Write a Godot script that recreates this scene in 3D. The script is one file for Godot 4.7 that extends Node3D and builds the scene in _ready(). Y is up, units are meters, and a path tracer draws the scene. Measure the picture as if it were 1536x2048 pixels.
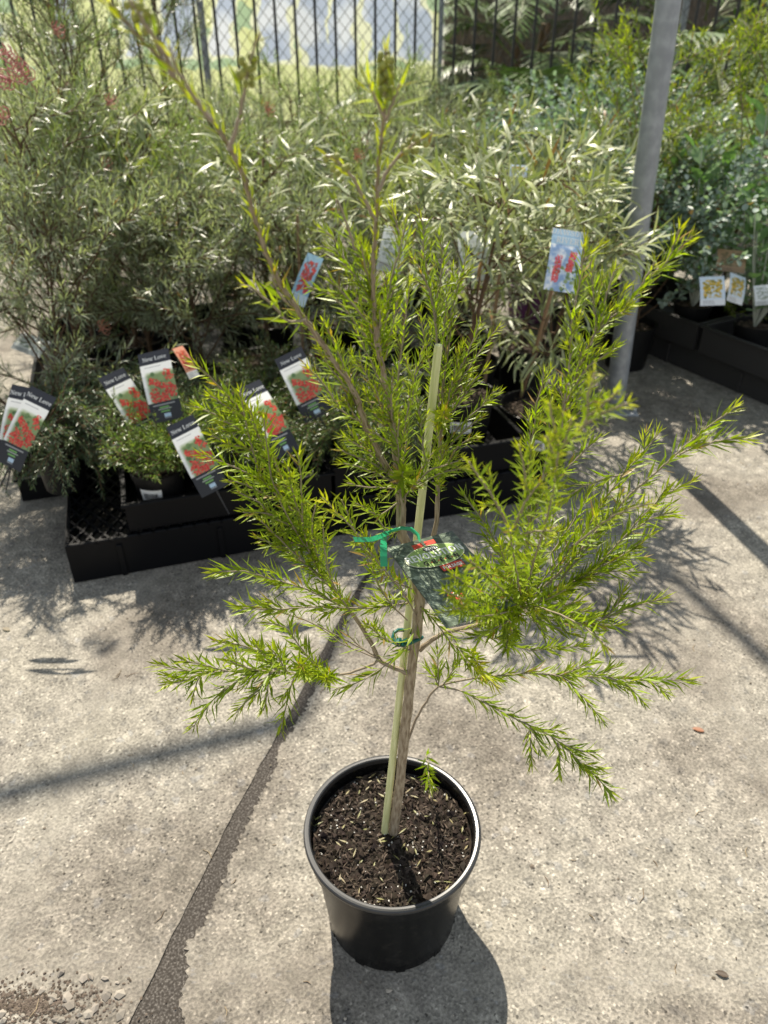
extends Node3D

# ---------------------------------------------------------------- mesh collecting
class MB:
	var v := PackedVector3Array()
	var n := PackedVector3Array()
	var c := PackedColorArray()
	var u := PackedVector2Array()
	var ix := PackedInt32Array()

	func vert(p: Vector3, nn: Vector3, col := Color.WHITE, uv := Vector2.ZERO) -> int:
		v.append(p); n.append(nn); c.append(col); u.append(uv)
		return v.size() - 1

	func tri(a: Vector3, b: Vector3, d: Vector3, col := Color.WHITE) -> void:
		var nn := (d - a).cross(b - a).normalized()
		var k := v.size()
		vert(a, nn, col); vert(b, nn, col); vert(d, nn, col)
		ix.append_array([k, k + 1, k + 2])

	# a, b, d, e run clockwise seen from the front
	func quad(a: Vector3, b: Vector3, d: Vector3, e: Vector3, col := Color.WHITE, uvs := []) -> void:
		var nn := (d - a).cross(b - a).normalized()
		var k := v.size()
		if uvs.is_empty():
			uvs = [Vector2(0, 0), Vector2(1, 0), Vector2(1, 1), Vector2(0, 1)]
		vert(a, nn, col, uvs[0]); vert(b, nn, col, uvs[1]); vert(d, nn, col, uvs[2]); vert(e, nn, col, uvs[3])
		ix.append_array([k, k + 1, k + 2, k, k + 2, k + 3])

	func box(o: Vector3, x: Vector3, y: Vector3, z: Vector3, col := Color.WHITE) -> void:
		# o is the centre; x, y, z are half axes
		if x.cross(y).dot(z) < 0.0:
			x = -x
		quad(o - x + y + z, o + x + y + z, o + x - y + z, o - x - y + z, col)
		quad(o + x + y - z, o - x + y - z, o - x - y - z, o + x - y - z, col)
		quad(o - x + y - z, o + x + y - z, o + x + y + z, o - x + y + z, col)
		quad(o - x - y + z, o + x - y + z, o + x - y - z, o - x - y - z, col)
		quad(o + x + y + z, o + x + y - z, o + x - y - z, o + x - y + z, col)
		quad(o - x + y - z, o - x + y + z, o - x - y + z, o - x - y - z, col)

	# box with its vertical edges and top rounded off by a chamfer
	func cbox(o: Vector3, s: Vector3, ch: float, col := Color.WHITE) -> void:
		var h := s * 0.5
		var rings := []
		for lv in [[-h.y, 0.0], [h.y - ch, 0.0], [h.y, ch]]:
			var a: float = h.x - lv[1]
			var b: float = h.z - lv[1]
			var y: float = lv[0]
			rings.append([Vector3(a - ch, y, -b), Vector3(a, y, -b + ch), Vector3(a, y, b - ch), Vector3(a - ch, y, b), Vector3(-a + ch, y, b), Vector3(-a, y, b - ch), Vector3(-a, y, -b + ch), Vector3(-a + ch, y, -b)])
		for k in 2:
			for i in 8:
				var j := (i + 1) % 8
				quad(o + rings[k + 1][j], o + rings[k + 1][i], o + rings[k][i], o + rings[k][j], col)
		for i in range(1, 7):
			tri(o + rings[2][0], o + rings[2][i], o + rings[2][i + 1], col)
			tri(o + rings[0][0], o + rings[0][i + 1], o + rings[0][i], col)

	func tube(pts: Array, rad: Array, sides := 6, col := Color.WHITE, cap := true, uvl := 1.0) -> void:
		var m := pts.size()
		var t0: Vector3 = (pts[1] - pts[0]).normalized()
		var s := t0.cross(Vector3(0.31, 0.2, 0.93)).normalized()
		var k0 := v.size()
		var run := 0.0
		for i in m:
			var t: Vector3 = (pts[mini(i + 1, m - 1)] - pts[maxi(i - 1, 0)]).normalized()
			s = (s - t * s.dot(t)).normalized()
			var w := t.cross(s)
			if i > 0:
				run += pts[i].distance_to(pts[i - 1])
			for j in sides + 1:
				var a := TAU * j / sides
				var d := s * cos(a) + w * sin(a)
				vert(pts[i] + d * rad[i], d, col, Vector2(float(j) / sides, run * uvl))
		for i in m - 1:
			for j in sides:
				var a := k0 + i * (sides + 1) + j
				var b := a + sides + 1
				ix.append_array([a, b, a + 1, a + 1, b, b + 1])
		if cap:
			for e in [0, m - 1]:
				var t: Vector3 = (pts[0] - pts[1]).normalized() if e == 0 else (pts[m - 1] - pts[m - 2]).normalized()
				var k := vert(pts[e], t, col)
				for j in sides:
					var a := vert(v[k0 + e * (sides + 1) + j], t, col)
					var b := vert(v[k0 + e * (sides + 1) + j + 1], t, col)
					if e == 0:
						ix.append_array([k, a, b])
					else:
						ix.append_array([k, b, a])

	func lathe(prof: Array, seg := 48, col := Color.WHITE, closed := true) -> void:
		for i in prof.size() - 1:
			var p: Vector2 = prof[i]
			var q: Vector2 = prof[i + 1]
			if p.distance_to(q) < 1e-6:
				continue
			var d := (q - p).normalized()
			var nn := Vector2(d.y, -d.x)
			var k := v.size()
			for j in seg + 1:
				var a := TAU * j / seg
				var e := Vector3(cos(a), 0, sin(a))
				var nrm := Vector3(e.x * nn.x, nn.y, e.z * nn.x)
				vert(Vector3(e.x * p.x, p.y, e.z * p.x), nrm, col, Vector2(float(j) / seg * 4.0, p.y * 6.0))
				vert(Vector3(e.x * q.x, q.y, e.z * q.x), nrm, col, Vector2(float(j) / seg * 4.0, q.y * 6.0))
			for j in seg:
				var b := k + j * 2
				ix.append_array([b, b + 2, b + 1, b + 2, b + 3, b + 1])

	# a folded lance-shaped leaf; d along it, f its face
	func leaf(b: Vector3, d: Vector3, f: Vector3, l: float, w: float, col: Color, bend := 0.12, wide := 0.4) -> void:
		var s := d.cross(f).normalized()
		f = s.cross(d)
		var m := b + d * (l * wide) - f * (w * 0.22)
		var t := b + d * (l * 0.98) - f * (l * bend)
		var k := v.size()
		var n1 := (f + s * 0.25).normalized()
		var n2 := (f - s * 0.25).normalized()
		vert(b, f, col); vert(m + s * (w * 0.5) + f * (w * 0.2), n2, col); vert(m, f, col); vert(m - s * (w * 0.5) + f * (w * 0.2), n1, col); vert(t, (f + d * bend).normalized(), col)
		ix.append_array([k, k + 2, k + 1, k, k + 3, k + 2, k + 1, k + 2, k + 4, k + 2, k + 3, k + 4])

	# a long thin curved leaf of three segments
	func strap(b: Vector3, d: Vector3, f: Vector3, l: float, w: float, col: Color, bend: float) -> void:
		var s := d.cross(f).normalized()
		f = s.cross(d)
		var k := v.size()
		var p := b
		var dd := d
		var ws := [0.25, 1.0, 0.85, 0.0]
		for i in 4:
			var nf := s.cross(dd).normalized()
			if i < 3:
				vert(p + s * (w * 0.5 * ws[i]), nf, col); vert(p - s * (w * 0.5 * ws[i]), nf, col)
			else:
				vert(p, nf, col)
			dd = (dd - nf * bend).normalized()
			p += dd * (l / 3.0)
		ix.append_array([k, k + 1, k + 2, k + 1, k + 3, k + 2, k + 2, k + 3, k + 4, k + 3, k + 5, k + 4, k + 4, k + 5, k + 6])

	# a broad rounded leaf, cupped
	func oval(b: Vector3, d: Vector3, f: Vector3, l: float, w: float, col: Color) -> void:
		var s := d.cross(f).normalized()
		f = s.cross(d)
		var k := v.size()
		var prof := [[0.0, 0.06], [0.25, 0.7], [0.55, 1.0], [0.82, 0.72], [1.0, 0.0]]
		for q in prof:
			var x: float = q[0]
			var y: float = q[1]
			var mid := b + d * (l * x) - f * (l * 0.12 * x * x)
			vert(mid + s * (w * 0.5 * y) + f * (w * 0.1 * y), (f - s * 0.3).normalized(), col)
			vert(mid, f, col)
			vert(mid - s * (w * 0.5 * y) + f * (w * 0.1 * y), (f + s * 0.3).normalized(), col)
		for i in 4:
			var a := k + i * 3
			ix.append_array([a, a + 1, a + 3, a + 1, a + 4, a + 3, a + 1, a + 2, a + 4, a + 2, a + 5, a + 4])

	# an uneven lump, eight-cornered and jittered
	func lump(o: Vector3, r: Vector3, turn: Basis, rng: RandomNumberGenerator, col: Color) -> void:
		var ring := []
		var k := v.size()
		for i in 5:
			var a := TAU * i / 5.0
			ring.append(Vector3(cos(a), rng.randf_range(-0.35, 0.35), sin(a)) * rng.randf_range(0.75, 1.15))
		var top := Vector3(rng.randf_range(-.3, .3), rng.randf_range(.7, 1.1), rng.randf_range(-.3, .3))
		var bot := Vector3(0, -0.8, 0)
		for i in 5:
			var p: Vector3 = o + turn * (ring[i] * r)
			var q: Vector3 = o + turn * (ring[(i + 1) % 5] * r)
			tri(o + turn * (top * r), p, q, col)
			tri(o + turn * (bot * r), q, p, col)

	func mesh() -> ArrayMesh:
		var a := []
		a.resize(Mesh.ARRAY_MAX)
		a[Mesh.ARRAY_VERTEX] = v
		a[Mesh.ARRAY_NORMAL] = n
		a[Mesh.ARRAY_COLOR] = c
		a[Mesh.ARRAY_TEX_UV] = u
		a[Mesh.ARRAY_INDEX] = ix
		var m := ArrayMesh.new()
		m.add_surface_from_arrays(Mesh.PRIMITIVE_TRIANGLES, a)
		return m

# ---------------------------------------------------------------- nodes
var M := {}
var used := {}

func numbered(called: String) -> String:
	var k: int = used.get(called, 0)
	used[called] = k + 1
	return called if k == 0 else "%s_%03d" % [called, k]

func part(called: String, shape, mat: Material, parent: Node3D, stuff := false) -> MeshInstance3D:
	var o := MeshInstance3D.new()
	o.name = called
	o.mesh = shape.mesh() if shape is MB else shape
	o.material_override = mat
	if stuff:
		o.set_meta("kind", "stuff")
	parent.add_child(o, true)
	return o

func thing(called: String, label: String, category: String, at := Vector3.ZERO, turn := 0.0, group := "") -> Node3D:
	var o := Node3D.new()
	o.name = numbered(called)
	add_child(o)
	o.position = at
	o.rotation.y = turn
	mark(o, label, category, group)
	return o

func mark(o: Node, label: String, category: String, group := "") -> void:
	o.set_meta("label", label)
	o.set_meta("category", category)
	if group:
		o.set_meta("group", group)

func single(called: String, shape, mat: Material, label: String, category: String, group := "") -> MeshInstance3D:
	var o := MeshInstance3D.new()
	o.name = numbered(called)
	o.mesh = shape.mesh() if shape is MB else shape
	o.material_override = mat
	add_child(o)
	mark(o, label, category, group)
	return o

func structure(called: String, shape, mat: Material) -> MeshInstance3D:
	var o := MeshInstance3D.new()
	o.name = numbered(called)
	o.mesh = shape.mesh() if shape is MB else shape
	o.material_override = mat
	o.set_meta("kind", "structure")
	add_child(o)
	return o

# ---------------------------------------------------------------- materials
func lin(r: float, g: float, b: float) -> Color:
	return Color(r, g, b).linear_to_srgb()

func mat(called: String, col: Color, rough: float, spec := 0.5) -> StandardMaterial3D:
	var m := StandardMaterial3D.new()
	m.resource_name = called
	m.albedo_color = col
	m.roughness = rough
	m.metallic_specular = spec
	M[called] = m
	return m

func leafmat(called: String, rough: float, back: Color, spec := 0.5) -> void:
	var m := mat(called, Color.WHITE, rough, spec)
	m.vertex_color_use_as_albedo = true
	m.cull_mode = BaseMaterial3D.CULL_DISABLED
	m.backlight_enabled = true
	m.backlight = back

func noise_bytes(kind: int, freq: float, seedv: int, size: int, oct := 3, cell := -1) -> PackedByteArray:
	var f := FastNoiseLite.new()
	f.noise_type = kind
	f.frequency = freq
	f.seed = seedv
	f.fractal_octaves = oct
	if oct <= 1:
		f.fractal_type = FastNoiseLite.FRACTAL_NONE
	if cell >= 0:
		f.cellular_return_type = cell
	var im := f.get_seamless_image(size, size)
	im.convert(Image.FORMAT_L8)
	return im.get_data()

func noise_tex(freq: float, seedv: int, stops: Array, cols: Array, size := 512, oct := 4, kind := FastNoiseLite.TYPE_SIMPLEX) -> ImageTexture:
	var d := noise_bytes(kind, freq, seedv, size, oct)
	var g := Gradient.new()
	g.offsets = PackedFloat32Array(stops)
	g.colors = PackedColorArray(cols)
	var lut := []
	for i in 256:
		lut.append(g.sample(i / 255.0))
	var o := PackedByteArray()
	o.resize(size * size * 3)
	for i in size * size:
		var col: Color = lut[d[i]]
		o[i * 3] = int(col.r * 255.0); o[i * 3 + 1] = int(col.g * 255.0); o[i * 3 + 2] = int(col.b * 255.0)
	return ImageTexture.create_from_image(Image.create_from_data(size, size, false, Image.FORMAT_RGB8, o))

func make_materials() -> void:
	# concrete: sand and aggregate grains, paler and darker specks, over broad stains
	var z := 1536
	var grain := noise_bytes(FastNoiseLite.TYPE_CELLULAR, 0.24, 3, z, 1, FastNoiseLite.RETURN_CELL_VALUE)
	var mid := noise_bytes(FastNoiseLite.TYPE_SIMPLEX, 0.10, 9, z, 3)
	var coarse := noise_bytes(FastNoiseLite.TYPE_CELLULAR, 0.07, 5, z, 1, FastNoiseLite.RETURN_CELL_VALUE)
	var broad := noise_bytes(FastNoiseLite.TYPE_SIMPLEX, 0.012, 21, z, 4)
	var rng := RandomNumberGenerator.new()
	rng.seed = 11
	var alb := PackedByteArray()
	alb.resize(z * z * 3)
	var hgt := PackedByteArray()
	hgt.resize(z * z)
	for i in z * z:
		var g := grain[i] / 255.0
		var md := mid[i] / 255.0
		var x := 0.525 + (md - 0.5) * 0.17 + (g - 0.5) * 0.115 + (broad[i] / 255.0 - 0.5) * 0.13 + rng.randf_range(-0.03, 0.03)
		var cs := coarse[i]
		var warm := 1.0
		if cs > 243:
			x += 0.06
		elif cs < 8:
			x -= 0.05
			warm = 0.8
		elif cs > 120 and cs < 126:
			warm = 0.55
		if g > 0.965:
			x += 0.10
		elif g < 0.02:
			x -= 0.12
		x = clampf(x, 0.12, 0.97)
		alb[i * 3] = int(255.0 * clampf(x * (1.0 + 0.03 * warm), 0, 1)); alb[i * 3 + 1] = int(255.0 * x * (1.0 - 0.004 * warm)); alb[i * 3 + 2] = int(255.0 * x * (1.0 - 0.07 * warm))
		hgt[i] = int(clampf(110.0 + (md - 0.5) * 150.0 + (g - 0.5) * 90.0, 0, 255))
	var cm := mat("concrete", Color(1, 1, 1), 0.92, 0.35)
	cm.albedo_texture = ImageTexture.create_from_image(Image.create_from_data(z, z, false, Image.FORMAT_RGB8, alb))
	cm.heightmap_enabled = true
	cm.heightmap_texture = ImageTexture.create_from_image(Image.create_from_data(z, z, false, Image.FORMAT_L8, hgt))
	cm.heightmap_scale = 0.22
	cm.detail_enabled = true
	cm.detail_blend_mode = BaseMaterial3D.BLEND_MODE_MUL
	cm.detail_uv_layer = BaseMaterial3D.DETAIL_UV_2
	cm.detail_albedo = noise_tex(0.011, 71, [0.0, 0.32, 0.45, 0.6, 1.0], [Color(.76, .745, .735), Color(.90, .89, .885), Color(.97, .965, .96), Color(1, 1, 1), Color(1, 1, .99)], 512, 5)
	var sl := mat("sealant", Color.WHITE, 0.95, 0.2)
	sl.albedo_texture = noise_tex(0.06, 5, [0.0, 0.3, 0.48, 0.62, 0.72, 1.0], [Color(.20, .185, .175), Color(.24, .225, .21), Color(.275, .26, .245), Color(.305, .29, .275), Color(.345, .33, .315), Color(.56, .54, .51)], 512, 6)
	sl.uv1_triplanar = true
	sl.uv1_world_triplanar = true
	sl.uv1_scale = Vector3(5.2, 5.2, 5.2)
	var dirt := mat("dirt", Color.WHITE, 0.95, 0.3)
	dirt.albedo_texture = noise_tex(0.05, 6, [0.0, 0.4, 0.6, 1.0], [Color(.15, .13, .11), Color(.22, .19, .165), Color(.31, .275, .245), Color(.47, .43, .39)], 256, 5)
	dirt.uv1_triplanar = true
	dirt.uv1_world_triplanar = true
	dirt.uv1_scale = Vector3(4, 4, 4)

	var pb := mat("pot_black", Color.WHITE, 0.26, 0.3)
	pb.albedo_texture = noise_tex(0.02, 55, [0.0, 0.55, 0.68, 0.8, 1.0], [Color(.05, .05, .052), Color(.055, .056, .06), Color(.075, .074, .073), Color(.12, .115, .11), Color(.19, .18, .17)], 512, 6)
	pb.uv1_triplanar = true
	pb.uv1_scale = Vector3(3.5, 3.5, 3.5)
	mat("pot_rim", lin(.02, .021, .023), 0.3, 0.55)
	mat("pot_dull", lin(.007, .007, .0075), 0.42, 0.4)
	mat("pot_purple", lin(.16, .03, .17), 0.45)
	mat("pot_red", lin(.25, .015, .02), 0.45)
	mat("tray_black", lin(.0045, .0048, .006), 0.42, 0.3)
	mat("tray_grey", lin(.036, .035, .035), 0.5, 0.4)
	var gal := mat("galvanised", Color.WHITE, 0.5, 0.5)
	gal.metallic = 0.35
	gal.albedo_texture = noise_tex(0.03, 31, [0.0, 0.45, 0.6, 1.0], [Color(.53, .55, .57), Color(.57, .59, .61), Color(.60, .62, .64), Color(.66, .68, .70)], 256, 4)
	gal.uv1_triplanar = true
	gal.uv1_scale = Vector3(3, 2.0, 3)
	mat("fence_black", lin(.012, .012, .013), 0.45)
	mat("wire", lin(.03, .033, .03), 0.5)
	var so := mat("soil", Color.WHITE, 0.95, 0.25)
	so.vertex_color_use_as_albedo = true
	var ch := mat("chips", Color.WHITE, 0.8, 0.4)
	ch.vertex_color_use_as_albedo = true
	var bk := mat("bark", Color.WHITE, 0.85, 0.35)
	bk.albedo_texture = noise_tex(0.014, 77, [0.0, 0.3, 0.45, 0.6, 1.0], [Color(.48, .42, .34), Color(.55, .49, .41), Color(.60, .545, .46), Color(.64, .585, .50), Color(.72, .67, .58)], 512, 5)
	bk.uv1_scale = Vector3(1.0, 1.0, 1.0)
	bk.heightmap_enabled = true
	bk.heightmap_texture = noise_tex(0.014, 77, [0.0, 1.0], [Color.BLACK, Color.WHITE], 512, 5)
	bk.heightmap_scale = 0.1
	mat("twig", lin(.30, .25, .19), 0.8, 0.35)
	mat("twig_green", lin(.20, .20, .06), 0.7, 0.4)
	mat("pale_stem", lin(.42, .45, .38), .7)
	mat("stem_brown", lin(.11, .07, .042), 0.85, 0.35)
	mat("stake_cane", lin(.25, .165, .095), 0.7)
	var stk := mat("stake_green", Color.WHITE, 0.55, 0.5)
	stk.albedo_texture = noise_tex(0.02, 8, [0.0, 0.5, 1.0], [Color(.78, .79, .56), Color(.84, .85, .63), Color(.90, .90, .71)], 256, 4)
	mat("tie_green", lin(.02, .33, .15), 0.35, 0.55)
	M.tie_green.backlight_enabled = true
	M.tie_green.backlight = Color(.3, .5, .4)
	mat("tie_dark", lin(.005, .10, .085), 0.4, 0.5)
	leafmat("leaf_main", 0.4, Color(.95, 1.0, .25))
	leafmat("leaf_fine", 0.33, Color(.88, .92, .62), 0.6)
	leafmat("leaf_silver", 0.4, Color(.70, .74, .38), 0.5)
	leafmat("leaf_round", 0.42, Color(.70, .80, .50), 0.55)
	leafmat("leaf_palm", 0.4, Color(.4, .46, .14), 0.5)
	leafmat("capsule", 0.5, Color(.3, .34, .1))
	leafmat("petal", 0.5, Color(.5, .4, .4))
	mat("white_card", Color(.93, .93, .92), 0.5)
	mat("black_ink", Color(.06, .06, .065), 0.5)
	mat("white_ink", Color(.92, .92, .90), 0.5)

# ---------------------------------------------------------------- lettering
func lettering(called: String, text: String, size: float, m: Material, parent: Node3D, at: Vector3, face := Basis(), wide := 1.0, serif := false) -> MeshInstance3D:
	var t := TextMesh.new()
	var f := SystemFont.new()
	f.font_names = PackedStringArray(["Droid Serif" if serif else "Droid Sans"])
	f.font_weight = 700
	t.font = f
	t.text = text
	t.font_size = 32
	t.pixel_size = size / 32.0
	t.depth = 0.0003
	t.curve_step = 2.0
	var o := part(called, t, m, parent)
	o.transform = Transform3D(face * Basis.from_scale(Vector3(wide, 1, 1)), at)
	return o

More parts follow.
